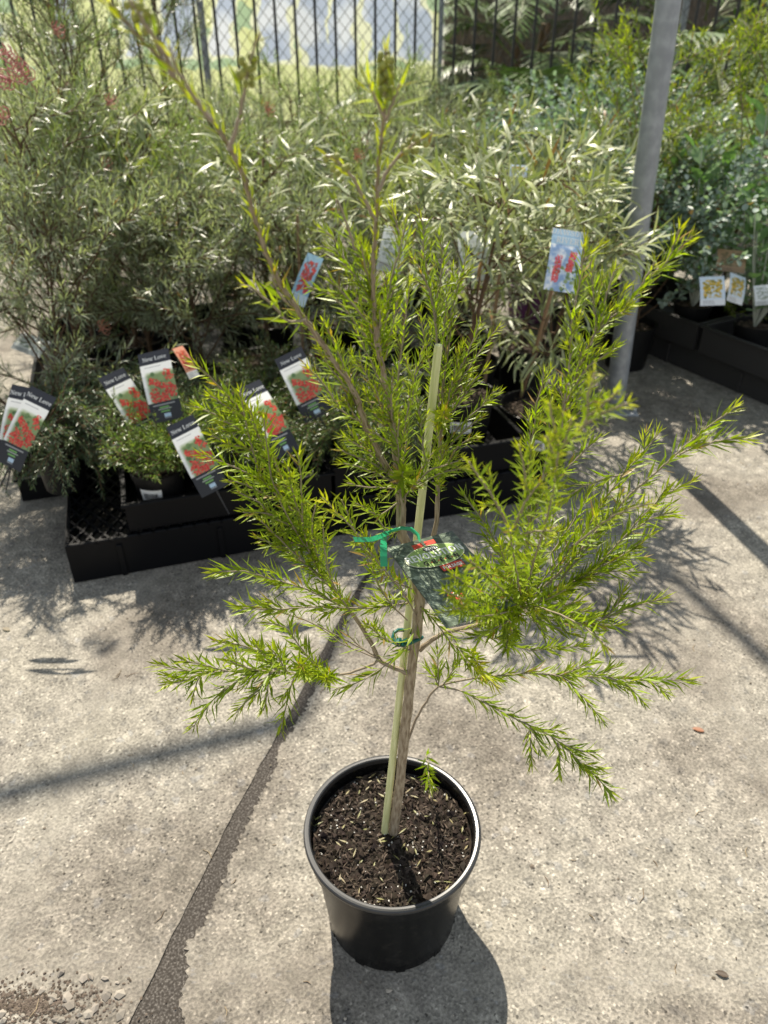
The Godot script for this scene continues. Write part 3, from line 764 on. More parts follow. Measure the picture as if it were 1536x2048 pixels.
		# short side shoots
		var span := 0.0
		for q in path.size() - 1:
			span += path[q].distance_to(path[q + 1])
		if row[4] > .65 and span > .03:
			var sp := MB.new()
			for q in int(span / .05):
				var at := rng.randf_range(maxf(row[0], .12), .86)
				var i := clampi(int(at * (path.size() - 1)), 0, path.size() - 2)
				var t: Vector3 = (path[i + 1] - path[i]).normalized()
				var side := Vector3(rng.randf_range(-1, 1), rng.randf_range(-.5, 1), rng.randf_range(-1, 1))
				side = (side - t * side.dot(t)).normalized()
				var d := (t * .8 + side * .6).normalized()
				var l := rng.randf_range(.010, .026)
				var bit := [path[i], path[i] + d * l * .5, path[i] + (d + t * .3).normalized() * l]
				sp.tube(bit, [.0006, .0005, .0004], 4, Color.WHITE, false)
				leaves_along(lf, bit, .1, row[2] * .85, row[3], 1.0, rng, .0004)
			if sp.v.size() > 0:
				part("side_shoots", sp, M.twig_green, bn, true)
		if lf.v.size() > 0:
			part("leaves", lf, M.leaf_main, bn, true)
	# woody seed capsules crowded round the old flower zones
	for zone in [[1.2, 1159.1, -505.0, 1.1, 1181.7, -500.0, 26], [-75.2, 1168.7, -475.0, -70.6, 1181.9, -465.0, 14], [-117.5, 1193.0, -460.0, -119.3, 1205.4, -435.0, 16], [11.6, 1126.3, -525.0, 26.7, 1137.1, -520.0, 10], [-24.0, 1118.0, -510.0, -33.7, 1128.7, -500.0, 7], [-84.1, 1071.5, -550.0, -79.8, 1081.4, -550.0, 5]]:
		var cp := MB.new()
		var a := Vector3(zone[0], zone[1], zone[2]) * .001 - here
		var b := Vector3(zone[3], zone[4], zone[5]) * .001 - here
		var t := (b - a).normalized()
		var s := t.cross(Vector3(.2, .3, .9)).normalized()
		var w := t.cross(s)
		for q in int(zone[6]):
			var ang := q * 2.4
			var p := a.lerp(b, q / float(zone[6])) + (s * cos(ang) + w * sin(ang)) * .0036
			var shade := rng.randf_range(.8, 1.2)
			for hemi in 1:
				var k0 := cp.v.size()
				for i in 6:
					for j in 9:
						var th := PI * i / 5.0
						var ph := TAU * j / 8.0
						var e := Vector3(sin(th) * cos(ph), cos(th), sin(th) * sin(ph))
						cp.vert(p + e * Vector3(.0019, .0023, .0019), e, Color(.27 * shade, .29 * shade, .06 * shade))
				for i in 5:
					for j in 8:
						var x := k0 + i * 9 + j
						cp.ix.append_array([x, x + 9, x + 1, x + 1, x + 9, x + 10])
		part("seed_capsules", cp, M.capsule, o, true)
	# stake
	var st := thing("plant_stake", "pale green round stake standing in the soil beside the trunk", "stake", P(0.0007, 0.1860, -0.6901))
	var d: Vector3 = P(0.0490, 0.9503, -0.6600) - st.position
	var sm := MB.new()
	sm.tube([Vector3(0, -.02, 0), Vector3.ZERO, d * .5, d * .992, d * .998, d], [.0053, .0053, .0045, .0038, .0037, .0032], 16, Color.WHITE, true, 3.0)
	part("shaft", sm, M.stake_green, st)

func P(x: float, y: float, z: float) -> Vector3:
	return Vector3(x, y, z)

func ribbon(mb: MB, pts: Array, w: float, face: Vector3, th := .0006) -> void:
	for i in pts.size() - 1:
		var d: Vector3 = pts[i + 1] - pts[i]
		var s := d.cross(face).normalized()
		var f := s.cross(d).normalized()
		mb.box((pts[i] + pts[i + 1]) * .5, d * .505, s * (w * .5), f * (th * .5))

func build_tag_and_ties() -> void:
	# ribbon tie round the stem
	var tie := thing("ribbon_tie", "bright green plastic ribbon knotted round the stem above the label", "tie", P(0.0160, 0.7673, -0.6350))
	var org := tie.position
	var loop := MB.new()
	loop.tube([P(0.0354, 0.7631, -0.6150), P(0.0337, 0.7670, -0.6250), P(0.0268, 0.7707, -0.6300), P(0.0173, 0.7747, -0.6260), P(0.0070, 0.7683, -0.6300), P(0.0000, 0.7621, -0.6320), P(0.0113, 0.7546, -0.6500), P(0.0240, 0.7597, -0.6480)].map(func(q): return q - org), [.0014, .0018, .0022, .002, .0016, .0018, .002, .0016], 6)
	part("loop", loop, M.tie_green, tie)
	var t1 := MB.new()
	ribbon(t1, smooth_path([P(0.0035, 0.7694, -0.6250), P(-0.0110, 0.7796, -0.6000), P(-0.0274, 0.7966, -0.5750)].map(func(q): return q - org), 4), .005, Vector3(0, .75, .66))
	part("tail", t1, M.tie_green, tie)
	var t2 := MB.new()
	ribbon(t2, smooth_path([P(0.0010, 0.7641, -0.6300), P(-0.0005, 0.7726, -0.6000), P(0.0000, 0.7582, -0.5850)].map(func(q): return q - org), 4), .0068, Vector3(.2, .45, .87))
	part("tail", t2, M.tie_green, tie)
	var lo := thing("lower_tie", "small dark green plastic tie holding the stake to the trunk", "tie", P(0.0270, 0.5979, -0.6620))
	var lt := MB.new()
	var rr := []
	for k in 15:
		var a := TAU * k / 14.0
		rr.append(Vector3(cos(a) * .017, .004 * sin(a * 2.0), sin(a) * .011))
	lt.tube(rr, rr.map(func(_q): return .0021), 6, Color.WHITE, false)
	part("loop", lt, M.tie_dark, lo)
	var kn := MB.new()
	var rng := RandomNumberGenerator.new()
	rng.seed = 5
	for k in 4:
		kn.lump(Vector3(-.014 + .004 * k, .003 * (k % 2), .009), Vector3(.005, .004, .004), Basis(Vector3.UP, k), rng, Color.WHITE)
	part("knot", kn, M.tie_dark, lo)
	# hanging label
	var a := P(0.0019, 0.7685, -0.6000)
	var b := P(0.0687, 0.7615, -0.6400)
	var c := P(0.0554, 0.7540, -0.5080)
	var ux := (b - a).normalized()
	var uy := (a - c).normalized()
	var uz := ux.cross(uy).normalized()
	uy = uz.cross(ux)
	var w := a.distance_to(b)
	var h := a.distance_to(c)
	var tag := thing("plant_label", "printed plant label with a green oval badge hanging on the foreground shrub", "label", (a + b + c + (b + c - a)) * .25)
	tag.basis = Basis(ux, uy, uz)
	var card := MB.new()
	# slightly curled sheet with thickness
	var nseg := 14
	for side in [1, -1]:
		for i in nseg:
			var y0 := h * .5 - h * i / nseg
			var y1 := h * .5 - h * (i + 1) / nseg
			var z0: float = -.006 * pow(float(i) / nseg, 2.0) + .0003 * side
			var z1: float = -.006 * pow(float(i + 1) / nseg, 2.0) + .0003 * side
			var q := [Vector3(-w * .5, y0, z0), Vector3(w * .5, y0, z0), Vector3(w * .5, y1, z1), Vector3(-w * .5, y1, z1)]
			var uvs := [Vector2(0, float(i) / nseg), Vector2(1, float(i) / nseg), Vector2(1, float(i + 1) / nseg), Vector2(0, float(i + 1) / nseg)]
			if side < 0:
				q.reverse()
				uvs.reverse()
			card.quad(q[0], q[1], q[2], q[3], Color.WHITE, uvs)
	var pm := mat("label_print", Color.WHITE, 0.32, 0.5)
	pm.albedo_texture = label_picture()
	part("card", card, pm, tag)
	var oval := MB.new()
	var ring := MB.new()
	var z := .0009
	for k in 48:
		var t0 := TAU * k / 48.0
		var t1_ := TAU * (k + 1) / 48.0
		var e0 := Vector3(cos(t0) * w * .41, sin(t0) * h * .132, 0)
		var e1 := Vector3(cos(t1_) * w * .41, sin(t1_) * h * .132, 0)
		oval.tri(Vector3(0, 0, z + .0003), e1 + Vector3(0, 0, z + .0003), e0 + Vector3(0, 0, z + .0003))
		ring.tri(Vector3(0, 0, z), e1 * 1.045 + Vector3(0, 0, z), e0 * 1.045 + Vector3(0, 0, z))
	mat("badge_green", lin(.28, .40, .12), .4)
	mat("badge_red", lin(.55, .05, .025), .4)
	mat("badge_cream", lin(.70, .72, .52), .4)
	var at := Vector3(.001, h * .5 - h * .245, 0)
	var badge := part("badge", oval, M.badge_green, tag)
	badge.position = at
	part("border", ring, M.badge_cream, badge)
	lettering("lettering", "REVOLUTION", .0122, M.white_ink, badge, Vector3(0, .0012, z + .0007), Basis(), .86)
	lettering("lettering", "G  R  E  E  N", .0082, M.black_ink, badge, Vector3(.002, -.0082, z + .0007), Basis(), .95)
	for k in 4:
		var dot := MB.new()
		dot.lathe([Vector2(.0008, .0), Vector2(.0008, .0003), Vector2(.0, .0003)], 10)
		var dn := part("red_dot", dot, M.badge_red, badge)
		dn.transform = Transform3D(Basis(Vector3.RIGHT, PI / 2), Vector3(-.0094 + .0079 * k, -.0082, z + .0004))
	var lg := MB.new()
	for k in 24:
		var t0 := TAU * k / 24.0
		var t1_ := TAU * (k + 1) / 24.0
		lg.tri(Vector3.ZERO, Vector3(cos(t1_) * .0088, sin(t1_) * .0038, 0), Vector3(cos(t0) * .0088, sin(t0) * .0038, 0))
	var logo := part("logo", lg, M.black_ink, badge)
	logo.position = Vector3(.0005, .0096, z + .0006)
	lettering("lettering", "won", .0072, M.white_ink, logo, Vector3(0, 0, .0004))
	# the red panels above and below the badge
	for q in [[-.009, .0175, .0115, .006], [.006, .0185, .012, .006], [.008, -.0185, .026, .0085]]:
		var rp := MB.new()
		var x: float = q[2] * .5
		var y: float = q[3] * .5
		rp.quad(Vector3(-x, y, 0), Vector3(x, y, 0), Vector3(x, -y, 0), Vector3(-x, -y, 0))
		var r := part("red_panel", rp, M.badge_red, tag)
		r.position = at + Vector3(q[0], q[1], .0006)
	lettering("lettering", "FOLIAGE", .0055, M.white_ink, tag, at + Vector3(.008, -.0190, .001))
	var lo2 := MB.new()
	for k in 24:
		var t0 := TAU * k / 24.0
		var t1_ := TAU * (k + 1) / 24.0
		lo2.tri(Vector3.ZERO, Vector3(cos(t1_) * .0085, sin(t1_) * .006, 0), Vector3(cos(t0) * .0085, sin(t0) * .006, 0))
	var l2 := part("small_badge", lo2, M.badge_red, tag)
	l2.position = Vector3(-w * .12, -h * .22, -.0025)
	lettering("lettering", "G", .008, M.badge_cream, l2, Vector3(0, 0, .0004))

func label_picture() -> ImageTexture:
	# a flat print: dark and pale needle foliage photographed close up
	var s := 256
	var a := noise_bytes(FastNoiseLite.TYPE_SIMPLEX, 0.022, 12, s, 3)
	var im := Image.create(s, s * 2, false, Image.FORMAT_RGB8)
	for y in s * 2:
		for x in s:
			var t := a[(y % s) * s + x] / 255.0
			im.set_pixel(x, y, Color(.24, .28, .24).lerp(Color(.40, .45, .38), t))
	var rng := RandomNumberGenerator.new()
	rng.seed = 88
	for k in 2600:
		var x := rng.randf_range(0, s)
		var y := rng.randf_range(0, s * 2)
		var t := a[(int(y) % s) * s + int(x) % s] / 255.0
		var ang := rng.randf_range(.5, 1.3) + (PI if rng.randf() < .5 else 0.0)
		var pale := clampf((t - .5) * 3.5 + (.45 if x < s * .3 else -.2) + rng.randf_range(-.25, .25), 0, 1)
		var col := Color(.20, .25, .20).lerp(Color(.78, .82, .75), pale)
		for q in 14:
			var px := int(x + cos(ang) * q)
			var py := int(y + sin(ang) * q)
			if px >= 0 and px < s and py >= 0 and py < s * 2:
				im.set_pixel(px, py, col)
	return ImageTexture.create_from_image(im)

# ---------------------------------------------------------------- shrubs behind
func pot_shape(r: float, h: float) -> Array:
	var p := MB.new()
	p.lathe([Vector2(0, .003), Vector2(r * .74, .003), Vector2(r * .76, 0), Vector2(r * .78, .002), Vector2(r * .92, h * .84)], 40)
	p.lathe([Vector2(r * .93, h * .9), Vector2(r * .8, h * .3)], 40)
	var q := MB.new()
	q.lathe([Vector2(r * .92, h * .84), Vector2(r * .965, h * .84), Vector2(r * .99, h * .97), Vector2(r, h * .985), Vector2(r, h), Vector2(r * .975, h * 1.005), Vector2(r * .945, h), Vector2(r * .93, h * .9)], 40)
	var s := MB.new()
	s.lathe([Vector2(r * .925, h * .86), Vector2(r * .6, h * .885), Vector2(0, h * .9)], 24, Color(.05, .036, .028))
	return [p.mesh(), q.mesh(), s.mesh()]

var pots := {}

func add_pot(o: Node3D, r: float, h: float, m: Material, rng: RandomNumberGenerator) -> void:
	var key := "%.3f_%.3f" % [r, h]
	if not pots.has(key):
		pots[key] = pot_shape(r, h)
	var pn := part("pot", pots[key][0], m, o)
	part("rim", pots[key][1], m, pn)
	var sn := part("soil", pots[key][2], M.soil, o)
	if not pots.has(key + "m"):
		var mu := MB.new()
		for k in 140:
			var a := rng.randf() * TAU
			var rr := sqrt(rng.randf()) * r * .9
			var v := rng.randf_range(.4, 1.6)
			mu.lump(Vector3(cos(a) * rr, h * .895, sin(a) * rr), Vector3(rng.randf_range(.004, .014), .003, rng.randf_range(.002, .005)), Basis(Vector3.UP, rng.randf() * TAU), rng, Color(.10 * v, .075 * v, .055 * v))
		pots[key + "m"] = mu.mesh()
	part("bark_mulch", pots[key + "m"], M.chips, sn, true)

# kinds: how the shoots are carried and what leaf they bear
const KINDS := {
	"fine": {"mat": "leaf_fine", "branches": 29, "twigs": 9, "leaf": .048, "w": .0038, "gap": .0072, "open": 48.0, "a": Color(.19, .24, .155), "b": Color(.43, .47, .35), "tip": Color(.54, .58, .36), "shape": "leaf", "lean": .62, "droop": .1},
	"green": {"mat": "leaf_fine", "branches": 34, "twigs": 9, "leaf": .034, "w": .0032, "gap": .0055, "open": 40.0, "a": Color(.16, .25, .08), "b": Color(.31, .41, .15), "tip": Color(.48, .55, .16), "shape": "leaf", "lean": .55, "droop": .05},
	"silver": {"mat": "leaf_silver", "branches": 15, "twigs": 6, "leaf": .110, "w": .0088, "gap": .0185, "open": 46.0, "a": Color(.21, .26, .13), "b": Color(.44, .47, .29), "tip": Color(.44, .47, .13), "shape": "strap", "lean": .55, "droop": .22},
	"blue": {"mat": "leaf_round", "branches": 34, "twigs": 8, "leaf": .028, "w": .018, "gap": .0100, "open": 60.0, "a": Color(.19, .265, .235), "b": Color(.38, .46, .42), "tip": Color(.52, .59, .55), "shape": "oval", "lean": .6, "droop": .0},
	"lime": {"mat": "leaf_main", "branches": 26, "twigs": 8, "leaf": .040, "w": .0056, "gap": .0062, "open": 45.0, "a": Color(.14, .20, .035), "b": Color(.28, .34, .07), "tip": Color(.58, .60, .11), "shape": "leaf", "lean": .5, "droop": .12},
	"mat": {"mat": "leaf_fine", "branches": 60, "twigs": 10, "leaf": .019, "w": .0030, "gap": .0034, "open": 58.0, "a": Color(.05, .10, .026), "b": Color(.13, .20, .065), "tip": Color(.32, .38, .06), "shape": "leaf", "lean": 1.25, "droop": .45},
	"tuft": {"mat": "leaf_fine", "branches": 44, "twigs": 8, "leaf": .019, "w": .0032, "gap": .0034, "open": 52.0, "a": Color(.08, .15, .03), "b": Color(.20, .29, .07), "tip": Color(.42, .48, .08), "shape": "leaf", "lean": .9, "droop": .05},
	"dark": {"mat": "leaf_fine", "branches": 36, "twigs": 9, "leaf": .034, "w": .0036, "gap": .0062, "open": 50.0, "a": Color(.10, .15, .07), "b": Color(.22, .28, .14), "tip": Color(.34, .40, .17), "shape": "leaf", "lean": .6, "droop": .1},
	"dusty": {"mat": "leaf_fine", "branches": 60, "twigs": 11, "leaf": .020, "w": .0030, "gap": .0034, "open": 55.0, "a": Color(.055, .10, .05), "b": Color(.15, .21, .115), "tip": Color(.26, .33, .17), "shape": "leaf", "lean": 1.2, "droop": .5},
}

func grow(o: Node3D, kind: String, height: float, spread: float, base: float, seedv: int, fill := 1.0) -> void:
	var K: Dictionary = KINDS[kind]
	var rng := RandomNumberGenerator.new()
	rng.seed = seedv
	var wood := MB.new()
	var trunk := MB.new()
	var fo := MB.new()
	var low := kind == "mat" or kind == "dusty" or kind == "tuft"
	var lead := []
	var bend := Vector3(rng.randf_range(-.06, .06), 0, rng.randf_range(-.06, .06))
	for i in 7:
		var t := i / 6.0
		lead.append(Vector3(0, base, 0) + Vector3(sin(t * 3.0 + seedv) * .02, t * (height - base) * (.9 if not low else .25), cos(t * 2.3 + seedv) * .018) + bend * t)
	trunk.tube(lead, [.0085, .0075, .0065, .0052, .004, .003, .0018], 7, Color.WHITE)
	part("stem", trunk, M.stem_brown, o)
	var nb := int(K.branches * fill)
	for b in nb:
		var f := float(b) / nb
		var from_t := lerpf(.28 if kind == "silver" else .05, .94, f) if not low else lerpf(0.0, 1.0, rng.randf())
		var p0: Vector3 = lead[int(from_t * 5.99)].lerp(lead[mini(int(from_t * 5.99) + 1, 6)], fmod(from_t * 5.99, 1.0))
		var az := b * 2.4 + rng.randf_range(-.4, .4)
		var outv := Vector3(cos(az), 0, sin(az))
		var reach := spread * .5 * (rng.randf_range(.6, 1.1)) * (1.0 if low else lerpf(1.15, .5, f))
		var rise: float = reach / K.lean * rng.randf_range(.5, 1.2)
		if not low and rng.randf() < .4:
			rise *= rng.randf_range(-.1, .45)
		if not low:
			rise = minf(rise, (height * rng.randf_range(.86, 1.03) - p0.y) * 1.02)
		var p1 := p0 + outv * reach * .55 + Vector3(0, rise * .6, 0)
		var p2: Vector3 = p0 + outv * reach + Vector3(0, rise - reach * K.droop, 0)
		var br := smooth_path([p0, p1, p2], 4)
		for q in range(1, br.size()):
			br[q] += Vector3(rng.randf_range(-1, 1), rng.randf_range(-1, 1), rng.randf_range(-1, 1)) * .006
		var rr := []
		for q in br.size():
			rr.append(lerpf(.0032, .001, float(q) / (br.size() - 1)))
		wood.tube(br, rr, 4, Color.WHITE, false)
		var runs := [br.slice(3)]
		for tw in K.twigs:
			var at := rng.randf_range(.25, .97)
			var i := clampi(int(at * (br.size() - 1)), 0, br.size() - 2)
			var t: Vector3 = (br[i + 1] - br[i]).normalized()
			var sd := Vector3(rng.randf_range(-1, 1), rng.randf_range(-.4, .9), rng.randf_range(-1, 1)).normalized()
			var d: Vector3 = (t + sd * .95).normalized()
			var l := rng.randf_range(.07, .17) * (1.0 if not low else .6)
			var s0: Vector3 = br[i]
			var mid: Vector3 = s0 + d * l * .5
			var tip: Vector3 = s0 + (d + Vector3(0, .25 - K.droop, 0)).normalized() * l
			var tp := [s0, mid, tip]
			wood.tube(tp, [.0013, .001, .0006], 3, Color.WHITE, false)
			runs.append(tp)
		for tp in runs:
			var total := 0.0
			for i in tp.size() - 1:
				total += tp[i].distance_to(tp[i + 1])
			var phi := rng.randf() * TAU
			var done := 0.0
			for i in tp.size() - 1:
				var seg: float = tp[i].distance_to(tp[i + 1])
				var t: Vector3 = (tp[i + 1] - tp[i]).normalized()
				var s := t.cross(Vector3(.2, .95, .25)).normalized()
				var w := t.cross(s)
				var x: float = rng.randf() * K.gap
				while x < seg:
					var q := (done + x) / total
					phi += 2.4
					var outd := s * cos(phi) + w * sin(phi)
					var open := deg_to_rad(K.open * lerpf(1.15, .55, q) * rng.randf_range(.75, 1.25))
					var d := t * cos(open) + outd * sin(open)
					var col: Color = K.a.lerp(K.b, rng.randf()).lerp(K.tip, clampf((q - .72) * 2.4, 0, .8) * rng.randf())
					if rng.randf() < .015:
						col = Color(.30, .17, .07)
					col.a = 1.0
					var l: float = K.leaf * rng.randf_range(.7, 1.2) * lerpf(1.0, .7, q)
					var p: Vector3 = tp[i] + t * x
					var face := (Vector3.UP * .55 + t * .35 + outd * .3 + Vector3(rng.randf_range(-.35, .35), 0, rng.randf_range(-.35, .35)))
					if K.shape == "strap":
						fo.strap(p, d.normalized(), face, l, K.w * rng.randf_range(.75, 1.2), col, rng.randf_range(-.15, .55))
					elif K.shape == "oval":
						fo.oval(p, d.normalized(), face, l, K.w * rng.randf_range(.8, 1.2), col)
					else:
						fo.leaf(p, d.normalized(), face, l, K.w, col, rng.randf_range(-.1, .25))
					x += K.gap * rng.randf_range(.7, 1.4)
				done += seg
	part("twigs", wood, M.stem_brown if kind != "lime" else M.twig, o, true)
	part("foliage", fo, M[K.mat], o, true)

var protos := {}

func shrub(kind: String, x: float, y: float, z: float, height: float, spread: float, potr: float, label: String, variant := 0, potm := "pot_dull", group := "shrubs in pots behind the foreground plant") -> Node3D:
	var poth := potr * 1.75
	var key := "%s%d_%.3f" % [kind, variant, potr]
	var called: String = {"fine": "grevillea_shrub", "dark": "tall_shrub", "green": "grevillea_shrub", "silver": "wattle_shrub", "blue": "eucalyptus_shrub", "lime": "bottlebrush_shrub", "mat": "groundcover_plant", "tuft": "groundcover_plant", "dusty": "groundcover_plant"}[kind]
	var o: Node3D
	var rng := RandomNumberGenerator.new()
	rng.seed = hash(label)
	if protos.has(key):
		o = protos[key].duplicate()
		o.name = numbered(called)
		add_child(o)
		var s: float = clampf(height / protos[key].get_meta("built", height), .75, 1.3)
		o.remove_meta("built")
		for ch in o.get_children():
			if not ch.name.begins_with("pot") and not ch.name.begins_with("soil"):
				ch.transform = Transform3D(Basis.from_scale(Vector3(1, s, 1)), Vector3(0, poth * .88 * (1.0 - s), 0))
	else:
		o = Node3D.new()
		o.name = numbered(called)
		add_child(o)
		add_pot(o, potr, poth, M[potm], rng)
		grow(o, kind, height, spread, poth * .88, 17 + variant * 31 + hash(kind) % 1000)
		o.set_meta("built", height)
		protos[key] = o
	for ch in o.get_children():
		if ch.name == "pot":
			ch.material_override = M[potm]
			for g in ch.get_children():
				g.material_override = M[potm]
	o.position = Vector3(x, y, z)
	o.rotation.y = rng.randf() * TAU
	mark(o, label, "potted plant", group)
	return o

# ---------------------------------------------------------------- benches, trays, labels
func bench(label: String, at: Vector3, turn: float, l: float, dp: float, h: float, m: Material) -> void:
	var o := thing("plant_bench", label, "bench", at, turn, "black plastic benches under the pots")
	var f := MB.new()
	f.cbox(Vector3(l * .5, h * .5, -.006), Vector3(l, h - .004, .012), .002)
	part("front_panel", f, m, o)
	var b := MB.new()
	b.cbox(Vector3(l * .5, h * .5, -dp + .006), Vector3(l, h - .004, .012), .002)
	part("back_panel", b, m, o)
	for x in [.006, l - .006]:
		var e := MB.new()
		e.cbox(Vector3(x, h * .5, -dp * .5), Vector3(.012, h - .004, dp - .026), .002)
		part("end_panel", e, m, o)
	for q in 5:
		var rb := MB.new()
		rb.cbox(Vector3(l * (q + .5) / 5.0, h * .42, .0035), Vector3(.014, h * .8, .006), .0015)
		part("rib", rb, m, o)
	# diamond lattice top: two sets of slanting ribs inside a border
	var g := MB.new()
	var y := h - .006
	for s in [1.0, -1.0]:
		var x0 := -dp * .55
		while x0 < l + dp * .55:
			# clip the slanting line to the rectangle
			var a := Vector2(x0, 0)
			var c := Vector2(x0 + s * dp * .55, -dp)
			var t0 := 0.0
			var t1 := 1.0
			var dx := c.x - a.x
			for lim in [[0.012, 1.0], [l - .012, -1.0]]:
				var k: float = (lim[0] - a.x) / dx
				if dx * lim[1] > 0:
					t0 = maxf(t0, k)
				else:
					t1 = minf(t1, k)
			if t1 > t0:
				var p := a.lerp(c, t0)
				var q := a.lerp(c, t1)
				var d := Vector3(q.x - p.x, 0, q.y - p.y)
				g.box(Vector3((p.x + q.x) * .5, y - (.0015 if s > 0 else .0), (p.y + q.y) * .5), d * .5, Vector3(0, .004, 0), d.normalized().cross(Vector3.UP) * .003)
			x0 += .034
	part("lattice", g, m, o, true)

func tray(label: String, at: Vector3, turn: float, l: float, dp: float, h: float, m: Material) -> void:
	var o := thing("plant_tray", label, "tray", at, turn, "shallow black trays of pots")
	var fl := MB.new()
	fl.box(Vector3(l * .5, .003, -dp * .5), Vector3(l * .5 - .004, 0, 0), Vector3(0, .003, 0), Vector3(0, 0, dp * .5 - .004))
	part("floor", fl, m, o)
	for s in 4:
		var w := MB.new()
		var lip := MB.new()
		if s < 2:
			var z := -.003 if s == 0 else -dp + .003
			w.box(Vector3(l * .5, h * .5, z), Vector3(l * .5, 0, 0), Vector3(0, h * .5, 0), Vector3(0, 0, .002))
			lip.cbox(Vector3(l * .5, h + .003, z + (.005 if s == 0 else -.005)), Vector3(l + .016, .007, .016), .002)
		else:
			var x := .003 if s == 2 else l - .003
			w.box(Vector3(x, h * .5, -dp * .5), Vector3(.002, 0, 0), Vector3(0, h * .5, 0), Vector3(0, 0, dp * .5 - .006))
			lip.cbox(Vector3(x + (-.003 if s == 2 else .003), h + .003, -dp * .5), Vector3(.014, .0068, dp - .017), .002)
		var wn := part("wall", w, m, o)
		part("lip", lip, m, wn)

func flower_print(seedv: int) -> ImageTexture:
	var w := 112
	var h := 280
	var im := Image.create(w, h, false, Image.FORMAT_RGB8)
	im.fill(Color(.93, .93, .91))
	im.fill_rect(Rect2i(0, 0, w, 50), Color(.13, .14, .17))
	im.fill_rect(Rect2i(0, 204, w, 76), Color(.11, .12, .14))
	var rng := RandomNumberGenerator.new()
	rng.seed = seedv
	for y in range(78, 204):
		for x in range(8, w):
			var g := clampf((x - 8) / 14.0, 0, 1) * clampf((y - 78) / 16.0, 0, 1)
			im.set_pixel(x, y, Color(.93, .93, .91).lerp(Color(.47, .55, .33), g * rng.randf_range(.8, 1.0)))
	for k in 60:
		dab(im, rng.randf_range(20, w), rng.randf_range(90, 200), rng.randf_range(3, 10), Color(.30, .42, .24).lerp(Color(.55, .62, .40), rng.randf()), rng, 78, 203)
	for cl in [[82 + seedv % 5 * 2, 92, 16], [94, 112, 15], [30, 118, 12], [48, 128, 12], [62, 142, 13], [84, 150, 15], [100, 158, 13], [30, 160, 15], [52, 168, 17], [74, 176, 17], [96, 178, 14], [26, 186, 15], [46, 194, 13], [66, 196, 14]]:
		for k in 22:
			var a := rng.randf() * TAU
			var r: float = sqrt(rng.randf()) * cl[2]
			dab(im, cl[0] + cos(a) * r, cl[1] + sin(a) * r, rng.randf_range(2, 4.5), Color(.70, .12, .10).lerp(Color(.90, .36, .28), rng.randf()), rng, 78, 203)
	for q in [[14, 212, 80, 5, Color(.6, .6, .6)], [36, 222, 34, 6, Color(.45, .66, .35)], [30, 230, 48, 4, Color(.62, .66, .60)], [38, 238, 32, 6, Color(.45, .66, .35)], [46, 250, 24, 14, Color(.70, .80, .88)], [46, 266, 24, 3, Color(.6, .62, .64)], [14, 60, 60, 3, Color(.7, .7, .7)]]:
		im.fill_rect(Rect2i(q[0], q[1], q[2], q[3]), q[4])
	return ImageTexture.create_from_image(im)

func dab(im: Image, cx: float, cy: float, r: float, col: Color, rng: RandomNumberGenerator, y0: int, y1: int) -> void:
	for y in range(int(cy - r), int(cy + r) + 1):
		for x in range(int(cx - r), int(cx + r) + 1):
			if x >= 0 and x < im.get_width() and y >= y0 and y <= y1 and Vector2(x - cx, y - cy).length() < r * rng.randf_range(.75, 1.1):
				im.set_pixel(x, y, col)

func brush_print() -> ImageTexture:
	var w := 128
	var h := 240
	var im := Image.create(w, h, false, Image.FORMAT_RGB8)
	var d := noise_bytes(FastNoiseLite.TYPE_SIMPLEX, .02, 14, 256, 4)
	for y in h:
		for x in w:
			im.set_pixel(x, y, Color(.55, .66, .80).lerp(Color(.90, .92, .93), clampf(d[y * 256 + x] / 255.0 * 2.2 - .7, 0, 1)))
	im.fill_rect(Rect2i(0, 0, w, 62), Color(.62, .74, .82))
	var rng := RandomNumberGenerator.new()
	rng.seed = 9
	for k in 46:
		dab(im, rng.randf_range(0, w), rng.randf_range(130, h), rng.randf_range(3, 9), Color(.25, .36, .20).lerp(Color(.66, .72, .52), rng.randf()), rng, 70, h - 1)
	for s in [[40, 108, 34, 205], [96, 86, 84, 160]]:
		for k in 260:
			var t := rng.randf()
			dab(im, lerpf(s[0], s[2], t) + rng.randf_range(-13, 13), lerpf(s[1], s[3], t) + rng.randf_range(-4, 4), 2.2, Color(.80, .14, .16).lerp(Color(.93, .42, .40), rng.randf()), rng, 66, h - 1)
	return ImageTexture.create_from_image(im)

func plain_print(seedv: int, base: Color, spots: Color, band: Color) -> ImageTexture:
	var im := Image.create(96, 160, false, Image.FORMAT_RGB8)
	im.fill(base)
	var rng := RandomNumberGenerator.new()
	rng.seed = seedv
	for k in 130:
		dab(im, rng.randf_range(14, 82), rng.randf_range(22, 118), rng.randf_range(2, 7), spots.lerp(Color(.25, .32, .18), rng.randf() * .6), rng, 14, 124)
	im.fill_rect(Rect2i(0, 128, 96, 32), band)
	for k in 4:
		im.fill_rect(Rect2i(10, 133 + k * 6, 40 + (k * 37) % 34, 2), band.darkened(.4))
	return ImageTexture.create_from_image(im)

